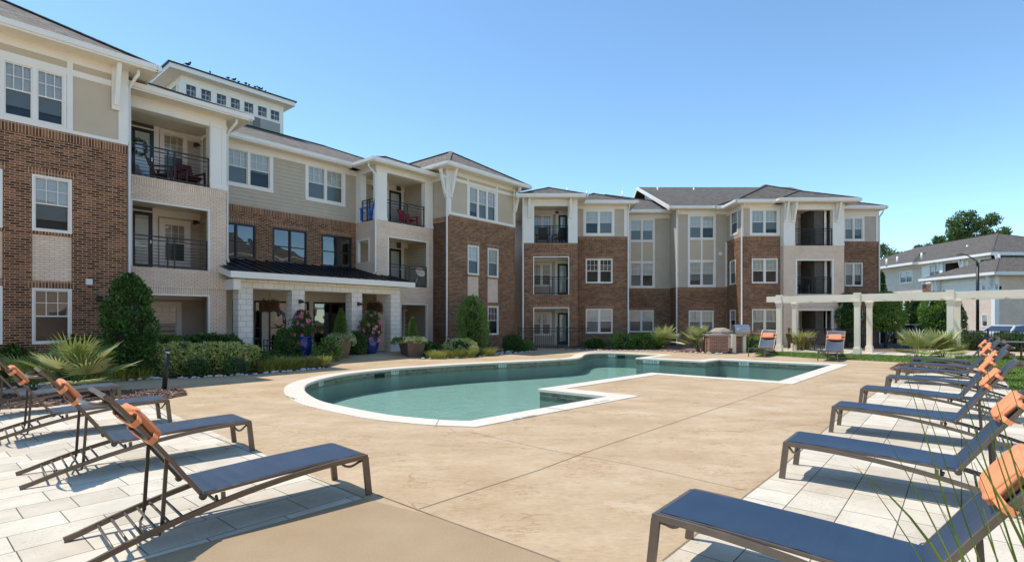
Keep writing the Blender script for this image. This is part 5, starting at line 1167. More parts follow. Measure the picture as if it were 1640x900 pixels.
# wreath
bpw = PB.off(-1.9); c = bpw.pt(bpw.s(222), Z3+1.42, .1); t = thing('wreath', 'dark round wreath hanging on the top balcony door of the left building', 'wreath', c); mb = MB()
for k in range(260):
    a = random.uniform(0, 6.283); r = .24+random.gauss(0, .035); q = c+Vector((*D2, 0))*math.cos(a)*r+Vector((0, 0, math.sin(a)*r))+Vector((*N2, 0))*random.uniform(0, .06)
    e = Vector([random.gauss(0, 1) for _ in range(3)]).normalized()*.05; f_ = Vector([random.gauss(0, 1) for _ in range(3)]).normalized()*.02; mb.face([q-e, q+f_, q+e, q-f_])
mb.build('leaves', M['leaf_dark'], t)
# satellite dish
c = PD.pt(PD.s(672), Z2, -.25); t = thing('satellite_dish', 'small grey satellite dish on a tripod behind the middle balcony rail', 'satellite dish', c)
mb = MB(); cc = c+Vector((.15, .05, .75)); ax = Vector((.6, -.6, .4)).normalized(); q_ = ax.to_track_quat('Z', 'Y')
mb.lathe([(.0, .0), (.1, .01), (.2, .04), (.27, .08)], (0, 0, 0), 20); mb.v = [cc+q_ @ v for v in mb.v]; mb.build('dish', M['siding_l'], t)
mb = MB(); mb.tube([cc, c+Vector((0, 0, .35)), c], .02, 6); mb.build('mast', M['steel'], t); mb = MB(); mb.tube([cc-Vector((0, 0, .2)), cc+ax*.3-Vector((0, 0, .1))], .012, 6); mb.build('feed_arm', M['steel'], t)
for dx, dy in ((.25, 0), (-.15, .2), (-.15, -.2)): mb = MB(); mb.tube([c+Vector((0, 0, .3)), c+Vector((dx, dy, 0))], .01, 6); mb.build('leg', M['steel'], t)
# ================================================================ bollards
GB_ = 'black bollard lights round the pool deck'
def bollard(u, v, lab, h=1.0, lean=(0, 0)):
    p = gp(u, v); t = thing('bollard_light', lab, 'bollard', (p.x, p.y, 0), 0, GB_); c = Vector((p.x, p.y, 0)); top = c+Vector((lean[0], lean[1], h)); ax = (top-c).normalized()
    mb = MB(); mb.tube([c, c+ax*(h-.13)], .055, 16); mb.build('post', M['black'], t)
    mb = MB(); mb.tube([c+ax*(h-.129), c+ax*(h-.05)], .045, 16); mb.build('lens', M['steel'], t)
    mb = MB(); mb.tube([c+ax*(h-.05), c+ax*h], .058, 16); mb.build('cap', M['black'], t)
bollard(263, 626, 'black bollard light nearest the camera, in the mulch left of the pool, leaning slightly', 1.0, (.09, 0))
bollard(497, 575, 'black bollard light between the two blue pots and the grass edging', .95); bollard(718, 571.5, 'black bollard light in the yellow grass right of the square planter', .9)
bollard(833, 561, 'black bollard light beside the small shrub left of the patio fence', .9); bollard(1127, 565.5, 'black bollard light left of the brick grill island', .9)
# ================================================================ planters and pots
def sq_planter(u, v, r0, r1, h, rz, lab):
    p = gp(u, v); c = Vector((p.x, p.y, .0)); t = thing('planter', lab, 'planter', c); mb = MB(); k = math.pi/4
    mb.lathe([(r0, .0), (r1, h), (r1-.04, h), (r1-.05, h-.08)], c, 4, 0, False, rz+k); mb.sm = [False]*len(mb.sm); mb.build('planter_body', M['pot'], t)
    mb = MB(); mb.lathe([(r1-.07, h-.09), (r1-.07, h-.07)], c, 4, 0, False, rz+k); mb.sm = [False]*len(mb.sm); mb.build('planter_soil', M['soil'], t); return c
PLs = sq_planter(660, 572.5, .46, .62, .72, R(38), 'square tapered bronze planter with a cone shrub right of the porch')
PLt = sq_planter(546, 578.5, .30, .50, .95, R(30), 'tall tapered bronze planter with a cone shrub in front of the porch')
def onpp(u, o, z=.2): pl = PP.off(o); return pl.pt(pl.s(u), z)
def blue_pot(u, o, lab, h=.82):
    c = onpp(u, o); t = thing('glazed_pot', lab, 'pot', c, 0, 'cobalt blue glazed pots'); mb = MB()
    mb.lathe([(.19, 0), (.24, .06), (.33, .3), (.37, .55), (.34, .72), (.36, h-.03), (.38, h), (.33, h), (.31, h-.08)], c, 28); mb.build('pot_body', M['bluepot'], t)
    mb = MB(); mb.lathe([(.3, h-.1), (.3, h-.09)], c, 20); mb.build('potting_soil', M['soil'], t); return c
BP1 = blue_pot(484, .42, 'cobalt blue glazed pot by the second porch column from the left'); BP2 = blue_pot(594, .42, 'cobalt blue glazed pot between the two right porch columns')
# ================================================================ street lamp, cars
p = Vector((38.6, 44)); t = thing('street_lamp', 'tall black lamp post with a curved arm in the parking lot', 'street lamp', (p.x, p.y, 0))
mb = MB(); mb.tube([(p.x, p.y, 0), (p.x, p.y, 6.3)], .11, 12); mb.build('pole', M['black'], t); zt = AT(1570, 417, 44).z
mb = MB(); mb.tube([(p.x, p.y, 6.28), (p.x-.1, p.y, 6.45), (p.x-.6, p.y, 6.78), (p.x-.9, p.y, 6.95), (p.x-1.25, p.y, 7.0)], .045, 8); mb.build('arm', M['black'], t)
mb = MB(); mb.lathe([(.12, .08), (.28, .0), (.30, -.03)], (p.x-1.4, p.y, 6.98), 16); mb.build('lamp_head', M['black'], t)
def car(loc, rz, mat, lab, L_=4.5, H=1.34, suv=False):
    t = thing('parked_car', lab, 'car', (0, 0, 0), 0, 'cars in the parking lot'); W = .86; mb = MB()
    prof = [(-2.2, .35), (-2.25, .62), (-2.1, .82), (-1.55, .9), (-.95, H-.06), (-.4, H), (.5, H-.02), (1.15, .95), (1.95, .80), (2.2, .62), (2.2, .32), (1.72, .3), (1.62, .5), (1.4, .58), (1.18, .5), (1.08, .3), (-1.1, .3), (-1.2, .5), (-1.42, .58), (-1.64, .5), (-1.74, .3)]
    def ins(z): return W if z < .85 else W-.22*(z-.85)/(H-.85)
    A = [Vector((x, -ins(z), z)) for x, z in prof]; B_ = [Vector((x, ins(z), z)) for x, z in prof]
    mb.face(A); mb.face(B_[::-1]); n = len(A)
    for i in range(n): mb.face([A[i], B_[i], B_[(i+1) % n], A[(i+1) % n]], 0, False)
    mb.build('body', mat, t)
    for s_ in (-1, 1):
        mb = MB(); q = [(-1.38, .92), (-.92, H-.1), (-.35, H-.06), (.48, H-.08), (1.0, .95)]; P_ = [Vector((x, s_*(ins(z)+.006), z)) for x, z in q]; mb.face(P_ if s_ < 0 else P_[::-1]); mb.build('side_window', M['carglass'], t)
    for q in ([(.58, H-.05), (1.1, .98)], [(-1.5, .93), (-1.0, H-.09)]):
        (xa, za), (xb, zb) = q; mb = MB(); up = .008; mb.face([(xa+up, -ins(za)+.08, za+up), (xb+up, -ins(zb)+.08, zb+up), (xb+up, ins(zb)-.08, zb+up), (xa+up, ins(za)-.08, za+up)] if xa > 0 else [(xa-up, -ins(za)+.08, za+up), (xb-up, -ins(zb)+.08, zb+up), (xb-up, ins(zb)-.08, zb+up), (xa-up, ins(za)-.08, za+up)]); mb.build('windscreen', M['carglass'], t)
    for x in (-1.42, 1.4):
        for s_ in (-1, 1):
            mb = MB(); mb.tube([(x, s_*(W-.2), .31), (x, s_*(W-.01), .31)], .31, 20); wh = mb.build('wheel', M['tyre'], t); mb = MB(); mb.tube([(x, s_*(W-.02), .31), (x, s_*(W+.0), .31)], .2, 16); mb.build('rim', M['steel'], wh)
    for s_ in (-1, 1):
        mb = MB(); mb.box((2.17, s_*.62-.15, .58), (.05, 0, 0), (0, .3, 0), (0, 0, .13)); mb.build('headlight', M['steel'], t); mb = MB(); mb.box((-2.27, s_*.66-.13, .62), (.05, 0, 0), (0, .26, 0), (0, 0, .13)); mb.build('tail_light', M['red'], t)
    t.location = loc; t.rotation_euler = (0, 0, rz)
car((30.8, 32.5, -.01), R(12), M['carwhite'], 'white sedan in the parking lot behind the right end of the fence'); car((31.6, 29.6, -.01), R(14), M['carblue'], 'dark slate blue sedan in front of the white one behind the fence', 4.4, 1.30)
car((27.5, 36.0, -.01), R(80), M['carsilver'], 'silver car glimpsed between the clipped trees behind the fence')
# ================================================================ birds
zr = MP.z(289.5, 119.5)+.29
for k, (u, sz, rz) in enumerate(((301, 1.5, .2), (336.5, 1., 2.), (365, 1., 1.), (374.5, 1.2, .5), (382.5, .8, 3.), (393.5, 1.1, 1.4), (399, .9, 2.6), (408.5, .9, .8), (415, 1.1, 4.), (418.5, 1., .1), (425.5, .7, 2.))):
    pl = CP.off(-6.3+.50); q = pl.pt(pl.s(u), zr, 0); s_ = .07*sz
    t = thing('bird', 'small dark bird perched on the monitor roof edge, '+('farthest left of the flock' if k == 0 else ('second from the left' if k == 1 else 'number %s' % ORD[k] if False else ['', '', 'third from the left', 'fourth from the left', 'fifth from the left', 'sixth from the left', 'seventh from the left', 'eighth from the left', 'ninth from the left', 'tenth from the left', 'last at the right'][k])), 'bird', q, 0, 'birds on the monitor roof')
    ca, sa_ = math.cos(rz), math.sin(rz); mb = MB(); mb.sphere((0, 0, 0), (s_*1.25, s_*.62, s_*.68), 10, 8); mb.sphere((s_*1.0, 0, s_*.72), s_*.42, 8, 6)
    mb.face([(-s_*.8, -s_*.25, 0), (-s_*.8, s_*.25, 0), (-s_*2.1, s_*.2, -s_*.35), (-s_*2.1, -s_*.2, -s_*.35)]); mb.face([(s_*1.35, -s_*.08, s_*.7), (s_*1.35, s_*.08, s_*.7), (s_*1.75, 0, s_*.66)])
    mb.tube([(s_*.1, -s_*.2, -s_*.5), (s_*.1, -s_*.2, -s_*1.1)], s_*.06, 4); mb.tube([(s_*.1, s_*.2, -s_*.5), (s_*.1, s_*.2, -s_*1.1)], s_*.06, 4)
    mb.v = [q+Vector((0, 0, s_*1.1))+Vector((v.x*ca-v.y*sa_, v.x*sa_+v.y*ca, v.z)) for v in mb.v]; mb.build('body', M['black'], t)
# ================================================================ vegetation
def rnd3(): return Vector([random.gauss(0, 1) for _ in range(3)]).normalized()
def leafq(mb, q, ax, L_, W_, m=0):
    """one folded leaf"""
    s_ = ax.cross(rnd3()).normalized(); up = ax.cross(s_).normalized()*W_*.35
    mb.face([q, q+ax*L_*.5+s_*W_*.5+up, q+ax*L_, q+ax*L_*.5-s_*W_*.5+up], m)
def crown(mb, c, prof, H, n, L_, W_, rough=.12, seed=0, shell=.35, m=0, outward=.6, clump=.5, flat=0):
    """leaves through a crown; prof(t) gives the radius at height fraction t"""
    c = Vector(c)
    for _ in range(n):
        t = random.random()**.9; a = random.uniform(0, 6.2832); R0 = prof(t)
        d = Vector((math.cos(a), math.sin(a), 0)); nn_ = noise.noise(Vector((d.x*1.6+seed, d.y*1.6, t*H*1.3)))+.5*noise.noise(Vector((d.x*4+seed, d.y*4, t*H*3)))
        rr = R0*(1+rough*nn_*2); k = 1-random.random()**1.6*shell
        if random.random() < .12: k *= 1.06
        q = c+d*rr*k+Vector((0, 0, t*H+random.gauss(0, .02)))
        if noise.noise(q*2.6+Vector((seed, 0, 0))) < -.28*clump/.5: continue
        ax = (d*outward+rnd3()*.7+Vector((0, 0, .25))).normalized(); leafq(mb, q, ax, L_*random.uniform(.7, 1.25), W_*random.uniform(.7, 1.25), m)
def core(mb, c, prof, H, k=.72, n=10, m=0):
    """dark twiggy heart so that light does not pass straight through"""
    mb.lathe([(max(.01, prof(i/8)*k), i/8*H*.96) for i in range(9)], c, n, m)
def stems(par, c, H, r=.03, n=5, mat='bark', spread=.25, name='stems'):
    mb = MB(); c = Vector(c)
    for i in range(n):
        a = i*6.283/n+random.random(); d = Vector((math.cos(a), math.sin(a), 0))*spread; mb.tube([c+d*.2, c+d*.6+Vector((0, 0, H*.45)), c+d+Vector((0, 0, H*.85))], [r, r*.7, r*.3], 6)
    return mb.build(name, M[mat], par)
def shrub(name, lab, cat, c, H, Rx, n, mat, L_=.07, W_=.035, prof=None, group=None, shape='ball', seed=None, stemr=.02, dark=True, trunkh=0, rough=.15, **kw):
    seed = random.random()*90 if seed is None else seed; c = Vector(c); t = thing(name, lab, cat, c, 0, group)
    P_ = prof or {'ball': lambda x: Rx*math.sqrt(max(.02, 1-(2*min(x, .98)-.9)**2/1.3)), 'cone': lambda x: Rx*(1-x)**.85+.02, 'egg': lambda x: Rx*(min(1, .62+x*1.6))*math.sqrt(max(.01, 1-max(0, (x-.32)/.70)**2))}[shape]
    b = c+Vector((0, 0, trunkh)); mb = MB(); crown(mb, b, P_, H-trunkh, n, L_, W_, rough, seed, **kw)
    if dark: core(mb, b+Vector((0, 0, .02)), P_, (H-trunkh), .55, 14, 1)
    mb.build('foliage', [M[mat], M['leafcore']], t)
    if trunkh: m2 = MB(); m2.tube([c, c+Vector((.03, 0, trunkh*.6)), b+Vector((0, 0, .4))], [.09, .075, .06], 8); m2.build('trunk', M['bark'], t)
    else: stems(t, c, H*.5, stemr)
    return t
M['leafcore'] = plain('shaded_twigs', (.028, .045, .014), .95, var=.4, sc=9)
def gw(u, v, z=0): p = G(u, v); return Vector((p.x, p.y, z))
# tall evergreens at the left building
shrub('evergreen_tree', 'tall dark columnar evergreen in front of the left building, tallest plant there', 'tree', gw(207, 606.5), 2.95, .68, 11000, 'leaf_dark', .10, .045, rough=.22, prof=lambda x: .60*min(1, .8+x*.6)*max(.02, 1-max(0, (x-.35)/.66)**2.6)**.7, group=None)
shrub('evergreen_tree', 'dense bright green evergreen against the brick wall right of the porch', 'tree', gw(757, 566.5), 2.85, .86, 8000, 'leaf_mid', .09, .05, rough=.22, prof=lambda x: .78*min(1, .8+x*.6)*max(.02, 1-max(0, (x-.3)/.71)**2.5)**.75)
# hedge shrubs behind the variegated edge
GH = 'glossy green shrubs along the left building'
for i, (u, v, H, r_, lab) in enumerate(((75, 604, 1.35, .62, 'glossy green shrub under the leftmost window behind the palm'), (118, 606, 1.15, .55, 'glossy green shrub right of the leftmost window, behind the palm'), (262, 597, 1.15, .62, 'glossy green shrub right of the tall evergreen'), (296, 594, 1.1, .58, 'glossy green shrub below the ground floor opening of the beige bay'), (330, 591.5, 1.15, .6, 'glossy green shrub left of the first porch column'), (362, 590, 1.1, .5, 'glossy green shrub touching the first porch column'), (24, 611, 1.0, .5, 'dark shrub at the left picture edge below the brick wall'))):
    shrub('shrub', lab, 'shrub', gw(u, v), H, r_, 2600, 'leaf_mid' if i in (0, 2) else 'leaf_dark', .13, .055, group=GH, outward=.8)
GV = 'lime variegated shrubs in the edging bed'
for i, (u, v, H, r_) in enumerate(((262, 602.5, .92, .50), (290, 601, .95, .52), (318, 599.5, .9, .5), (345, 598, .92, .50), (372, 596, .9, .48), (398, 594, .8, .42))):
    shrub('variegated_shrub', f'lime variegated shrub in front of the beige bay, {ORD[i]} from the left', 'shrub', gw(u, v), H, r_, 2600, 'leaf_lime', .10, .05, group=GV, rough=.2)
for i, (u, v, H, r_) in enumerate(((245, 605, .55, .42), (317, 603, .5, .35), (381, 600, .5, .35), (418, 593, .62, .35), (436, 588, .55, .35))):
    shrub('low_shrub', f'low dark shrub at the foot of the lime hedge, {ORD[i]} from the left', 'shrub', gw(u, v), H, r_, 1300, 'leaf_dark', .06, .03, group='low dark shrubs at the bed edge')
for i, (u, v, H, r_, mt, lab) in enumerate(((692, 571, .62, .42, 'leaf_dark', 'dark shrub between the square planter and the downspout'), (738, 570.5, .78, .80, 'leaf_lime', 'rounded lime variegated hedge at the foot of the right evergreen'), (820, 562.5, .85, .50, 'leaf_dark', 'dark green shrub at the corner between the two buildings'), (840, 561.5, .55, .45, 'leaf_mid', 'low green shrub beside the patio fence corner'), (458, -.45, 1.1, .42, 'leaf_dark', 'dark leafy shrub beside the left blue pot'), (471, -.4, .9, .36, 'leaf_dark', 'dark leafy shrub touching the left blue pot'), (572, -.4, .95, .42, 'leaf_dark', 'dark leafy shrub left of the right blue pot'), (524, 581, .95, .55, 'leaf_mid', 'trailing green shrub at the left foot of the tall planter'))):
    shrub('shrub', lab, 'shrub', onpp(u, -v) if v < 0 else gw(u, v), H, r_, 3200 if i in (1,) else 2200, mt, .08, .04)
GFs = 'green shrubs along the far building'
for i, (u, v, H, r_) in enumerate(((953, 557.5, .5, .55), (998, 558, .82, .75), (1032, 558, .85, .75), (1050, 557.5, .6, .5))):
    shrub('shrub', f'green shrub at the foot of the far building, {ORD[i]} from the left', 'shrub', gw(u, v), H, r_, 2200, 'leaf_mid' if i else 'leaf_dark', .11, .055, group=GFs)
shrub('shrub', 'low leafy shrub behind the far lounger beside the pergola post', 'shrub', gw(1206, 564), .75, .5, 1500, 'leaf_mid', .11, .05)
# clipped trees behind the fence
for i, (u, v, H, r_, th_, mt, lab) in enumerate(((1357, 556, 3.15, .72, .3, 'leaf_dark', 'clipped dark tree behind the third pergola post'), (1418, 557, 3.2, .86, .95, 'leaf_mid', 'clipped tree with a bare pale trunk in front of the fence'), (1466, 547, 3.45, .74, .3, 'leaf_dark', 'dark egg shaped tree behind the palm, left of the bright one'), (1502, 552, 3.4, 1.0, .5, 'leaf_mid', 'bright green egg shaped tree behind the fourth pergola post'), (1528, 547, 3.0, .7, .3, 'leaf_dark', 'dark tree just right of the fourth pergola post'), (1602, 534.5, 2.3, 1.6, .1, 'leaf_cone', 'low rounded golden green bush in front of the background building'))):
    shrub('clipped_tree', lab, 'tree', gw(u, v), H, r_, 7000 if i < 4 else 4500, mt, .13, .07, shape='egg', trunkh=th_, group='clipped trees by the parking lot')
shrub('conifer', 'narrow dark conifer peeping out right of the far building', 'tree', gw(1411, 548), 5.0, .75, 2600, 'leaf_dark', .2, .08, shape='cone')
for i, a in enumerate((2.4, 3.9, 5.4, 6.9, 8.4)):
    q = f2+N2*a+D2*1.0; shrub('hedge_shrub', f'low hedge shrub between the long fence and the parked cars, {ORD[i]} from the left', 'hedge', (q.x, q.y, 0), .98, .95, 2600, 'leaf_dark', .10, .05, group='low hedge behind the long fence')
# cone shrubs in planters and their under planting
def conebush(c, z, H, r_, lab): return shrub('cone_shrub', lab, 'shrub', (c.x, c.y, z), H, r_, 4200, 'leaf_cone', .05, .02, shape='cone', group='cone shrubs in planters', outward=.9)
conebush(PLs, .66, 1.05, .33, 'golden green cone shrub growing in the square planter'); conebush(PLt, .86, 1.22, .33, 'golden green cone shrub growing in the tall planter')
def underplant(c, z, R_, lab, mats, n=1500, drop=.35, name='trailing_plant'):
    t = thing(name, lab, 'plant', (c.x, c.y, z), 0, None); mb = MB()
    for _ in range(n):
        a = random.uniform(0, 6.283); r = R_*math.sqrt(random.random()); lob = .5+.5*noise.noise(Vector((math.cos(a)*2, math.sin(a)*2, c.x)))
        q = Vector((c.x+math.cos(a)*r, c.y+math.sin(a)*r, z+.16*(1-(r/R_)**2)+random.uniform(0, .12)-(drop*lob*max(0, r/R_-.8)*5*random.random())))
        leafq(mb, q, (Vector((math.cos(a), math.sin(a), .3))+rnd3()*.7).normalized(), .09, .045, 0 if random.random() < .5 else 1)
    mb.build('leaves', [M[x] for x in mats], t)
underplant(PLs, .66, .62, 'cream and green plants round the cone shrub in the square planter', ('leaf_white', 'leaf_mid'), drop=.12)
underplant(PLt, .86, .55, 'cream white flowers spilling from the tall planter', ('leaf_white', 'leaf_mid'), 2200, .5)
underplant(gw(660, 573)+Vector((-.55, -.1, 0)), .62, .3, 'green plant hanging over the left edge of the square planter', ('leaf_mid', 'leaf_dark'), 500, .3)
def mandevilla(c, z, lab):
    t = thing('flowering_vine', lab, 'flowers', (c.x, c.y, z), 0, 'pink flowering vines in blue pots'); mb = MB(); pk = MB(); seed = random.random()*50
    for _ in range(2600):
        u = random.random(); a = random.uniform(0, 6.283); R0 = .40*math.sin(math.pi*min(1, .30+u*.66))**.6; k = 1-random.random()**1.5*.5; nn_ = 1+.75*noise.noise(Vector((math.cos(a)*2+seed, math.sin(a)*2, u*3)))
        q = Vector((c.x+math.cos(a)*R0*k*nn_, c.y+math.sin(a)*R0*k*nn_, z-.25+u*1.25)); leafq(mb, q, (Vector((math.cos(a), math.sin(a), 0))+rnd3()).normalized(), .09, .045)
    mb.build('leaves', M['leaf_dark'], t)
    for _ in range(62):
        u = random.random(); a = random.uniform(0, 6.283); R0 = .44*math.sin(math.pi*min(1, .3+u*.66))**.6*(1+.75*noise.noise(Vector((math.cos(a)*2+seed, math.sin(a)*2, u*3))))
        q = Vector((c.x+math.cos(a)*R0, c.y+math.sin(a)*R0, z-.25+u*1.25)); n_ = (Vector((math.cos(a), math.sin(a), .2))+rnd3()*.4).normalized(); s1 = n_.cross(Vector((0, 0, 1))).normalized(); s2 = n_.cross(s1)
        for k in range(5):
            an = k*1.2566; d_ = s1*math.cos(an)+s2*math.sin(an); e_ = s1*math.cos(an+.5)+s2*math.sin(an+.5); f_ = s1*math.cos(an-.5)+s2*math.sin(an-.5); pk.face([q, q+e_*.06+n_*.015, q+d_*.088+n_*.035, q+f_*.06+n_*.015])
    pk.build('blossoms', M['leaf_pink'], t)
mandevilla(BP1, 1.0, 'pink flowering vine rising from the left blue pot'); mandevilla(BP2, 1.0, 'pink flowering vine rising from the right blue pot')
# hanging baskets
def basket(u, v, o_, lab):
    pl = PP.off(o_); c = pl.pt(pl.s(u), pl.z(u, v)); t = thing('hanging_basket', lab, 'hanging basket', c, 0, 'dried hanging baskets in the porch'); mb = MB()
    for _ in range(1500):
        a = random.uniform(0, 6.283); r = .30*math.sqrt(random.random()); q = c+Vector((math.cos(a)*r, math.sin(a)*r, random.uniform(-.16, .26)-.35*max(0, r-.22)*random.random()*4))
        leafq(mb, q, (Vector((math.cos(a)*.8, math.sin(a)*.8, .3))+rnd3()*.6).normalized(), .13, .02)
    mb.build('dry_foliage', M['leaf_brown'], t); mb = MB(); mb.lathe([(.05, -.2), (.17, -.12), (.22, .02)], c, 16); mb.build('basket', M['bark'], t)
    mb = MB(); [mb.tube([c+Vector((math.cos(a)*.2, math.sin(a)*.2, 0)), c+Vector((0, 0, .55))], .004, 4) for a in (0, 2.1, 4.2)]; mb.tube([c+Vector((0, 0, .55)), Vector((c.x, c.y, 3.12))], .004, 4); mb.build('hanger', M['black'], t)
basket(432, 492, -1.0, 'dried brown hanging basket between the first two porch columns'); basket(600, 494, -1.0, 'dried brown hanging basket between the two right porch columns')
# ornamental grasses
def tuft(mb, c, H, r_, n, w=.008, bend=.5, seg=5, m=0, z0=0, dirb=None):
    for _ in range(n):
        a = random.uniform(0, 6.283); rr = r_*random.random()**.5*.5; b = Vector((c.x+math.cos(a)*rr, c.y+math.sin(a)*rr, z0)); d = Vector((math.cos(a+random.gauss(0, .5)), math.sin(a+random.gauss(0, .5)), 0))
        h = H*random.uniform(.35, 1.15); bd = bend*random.uniform(.3, 1.2)*h; s_ = Vector((-d.y, d.x, 0)); P_ = []
        for i in range(seg+1):
            t = i/seg; q = b+d*(bd*t**2)+Vector((0, 0, h*(t-.18*bend*t**3))); ww = w*(1-t)**.7*(.6+.8*min(1, t*3)) if i < seg else 0; P_.append((q, ww))
        for i in range(seg):
            (q0, w0), (q1, w1) = P_[i], P_[i+1]; mb.face([q0-s_*w0, q0+s_*w0, q1+s_*w1, q1-s_*w1] if w1 else [q0-s_*w0, q0+s_*w0, q1], m)
def grass(name, lab, c, H, r_, n, w=.008, mat='blade', bend=.5, group=None, parts=None):
    t = thing(name, lab, 'grass', (c.x, c.y, 0), 0, group); mb = MB(); tuft(mb, c, H, r_, n, w, bend); mb.build('blades', M[mat], t); return t
GG = 'low grassy clumps edging the beds'
for i, (u, v, lab) in enumerate(((190, 609, 'low grass clump left of the lime hedge'), (222, 606.5, 'low grass clump touching the left end of the lime hedge'), (160, 610.5, 'low grass clump beside the left palm'), (430, 593.5, 'low yellow green grass clump first right of the lime hedge'), (450, 592, 'low yellow green grass clump second right of the lime hedge'), (470, 590, 'low yellow green grass clump third right of the lime hedge'), (490, 587.5, 'low yellow green grass clump behind the bollard by the planter'), (505, 585.5, 'low yellow green grass clump at the left foot of the tall planter'), (700, 573.8, 'yellow grass clump left of the bollard by the square planter'), (727, 572.8, 'yellow grass clump right of the bollard by the square planter'), (745, 572, 'yellow grass clump in front of the rounded lime hedge'), (778, 569.5, 'green grass clump at the right end of the rounded lime hedge'))):
    grass('grass_clump', lab, gw(u, v), random.uniform(.40, .56), random.uniform(.7, .95), 650, .008, 'blade', .9, GG)
grass('fountain_grass', 'yellow green fountain grass beside the second pergola post', gw(1283, 559.5), 1.15, .8, 900, .012, 'blade', .8)
grass('dry_grass', 'dry reddish grass behind the far lounger and the grill', gw(1213, 560), 1.2, .6, 350, .012, 'leaf_brown', .5); grass('dry_grass', 'dry wispy grass between the brick island and the far building', gw(1188, 560), 1.3, .6, 300, .012, 'leaf_brown', .5)
# foreground blades at lower right
c = Vector((2.02, 1.78, 0)); t = thing('tall_grass', 'tall green grass blades in the lower right foreground in front of the nearest lounger', 'grass', c)
def blade(mb, base, tip, w, sag=.1, m=0):
    base, tip = Vector(base), Vector(tip); s_ = Vector((1, .2, 0)).normalized(); seg = 10; P_ = []
    for i in range(seg+1):
        t_ = i/seg; q = base.lerp(tip, t_)+Vector((0, 0, sag*math.sin(math.pi*t_))); P_.append((q, w*(1-t_**2.2)*.5+.0004))
    for i in range(seg):
        (a, wa), (b, wb) = P_[i], P_[i+1]; k = Vector((0, .002, 0)); mb.face([a-s_*wa, a+k, b+k, b-s_*wb], m); mb.face([a+k, a+s_*wa, b+s_*wb, b+k], m)
mb = MB(); random.seed(11)
for (ub, ut, vt, Yt, w, sag) in ((1410, 1372, 745, 1.7, .007, .10), (1436, 1360, 742, 1.75, .013, .22), (1456, 1446, 580, 1.75, .009, .02), (1470, 1460, 590, 1.85, .007, .02), (1520, 1497, 640, 1.7, .007, .06), (1560, 1520, 560, 1.8, .009, .03), (1575, 1530, 680, 1.7, .014, .15), (1600, 1560, 600, 1.85, .010, .05), (1615, 1566, 640, 1.7, .010, .03), (1632, 1580, 590, 1.8, .012, .05), (1650, 1605, 700, 1.7, .010, .1), (1490, 1480, 760, 1.6, .006, .02), (1540, 1560, 740, 1.6, .008, .03), (1505, 1545, 700, 1.75, .007, .03), (1590, 1640, 620, 1.8, .008, .04), (1620, 1600, 560, 1.9, .007, .02), (1480, 1420, 700, 1.7, .008, .1), (1660, 1660, 600, 1.8, .01, .03), (1530, 1500, 800, 1.6, .006, .06)):
    k = .62; base = Vector((2.0+(ub-1540)/850*1.1, 1.85+random.uniform(-.12, .12), .0)); tip = AT(ut, vt, Yt); blade(mb, base, tip, w*1.5, sag)
mb.build('blades', M['lawnblade'], t)
# ================================================================ palms
def fan(mb, q, d, up, r_, n=24, spread=R(165), fold=.25):
    side = d.cross(up).normalized(); nrm = side.cross(d).normalized()
    k0 = len(mb.v); mb.v.append(q); n = 19; cup = .22; da = spread*1.12/n
    def P_(a, r, lift=0): return q+(d*math.cos(a)+side*math.sin(a))*r+nrm*(cup*r*math.sin(abs(a))*.6+lift)
    rm = r_*.40
    for i in range(n+1): mb.v.append(P_((i/n-.5)*spread*1.12, rm, -.012))
    for i in range(n): mb.v.append(P_(((i+.5)/n-.5)*spread*1.12, rm*1.03, .016))
    for i in range(n):
        a = ((i+.5)/n-.5)*spread*1.12; L_ = r_*(1-.22*abs(a)/1.5)*random.uniform(.9, 1.06); a2 = a+random.gauss(0, .02)
        w = side*math.cos(a)-d*math.sin(a); hw = rm*da*.5
        m1, m2 = P_(a, L_*.68, -.012)+w*hw*.62, P_(a, L_*.68, -.012)-w*hw*.62; mc = P_(a, L_*.68, .010)-Vector((0, 0, .02*L_)); tip = P_(a2, L_)-Vector((0, 0, L_*random.uniform(.02, .16)))
        b = len(mb.v); mb.v += [m1, m2, mc, tip]; l, r, c = k0+1+i, k0+2+i, k0+1+n+1+i
        for f in ((k0, l, c), (k0, c, r), (l, b+1, b+2, c), (c, b+2, b, r), (b+1, b+3, b+2), (b+2, b+3, b)): mb.f.append(f); mb.m.append(0); mb.sm.append(False)
def palm(lab, c, H, nf, r_, spread=1., name='fan_palm', group='fan palms', zb=.1, mat='palm'):
    t = thing(name, lab, 'palm', c, 0, group); mb = MB(); pet = MB()
    for i in range(nf):
        a = i*2.39996+random.gauss(0, .15); el = R(random.uniform(12, 82)) if i % 3 else R(random.uniform(50, 88)); d = Vector((math.cos(a)*math.cos(el), math.sin(a)*math.cos(el), math.sin(el)))
        L_ = H*.52*random.uniform(.8, 1.15)*spread; b = c+Vector((0, 0, zb)); q = b+d*L_; pet.tube([b, b+d*L_*.5+Vector((0, 0, .03)), q], [.012, .009, .006], 5)
        dd = (d+Vector((math.cos(a), math.sin(a), -.1))*.25).normalized(); fan(mb, q-d*.02, dd, Vector((0, 0, 1)) if abs(dd.z) < .95 else Vector((1, 0, 0)), r_*random.uniform(.85, 1.1))
    mb.build('fronds', M[mat], t); pet.build('petioles', M['leaf_mid'], t); m3 = MB(); m3.tube([c, c+Vector((0, 0, zb+.08))], [.11, .07], 8); m3.build('trunk', M['bark'], t); return t
random.seed(5)
palm('large spiky fan palm behind the left loungers', gw(122, 634), 1.25, 17, .72); palm('smaller fan palm left of the large one at the left picture edge', gw(52, 634), 1.0, 9, .58)
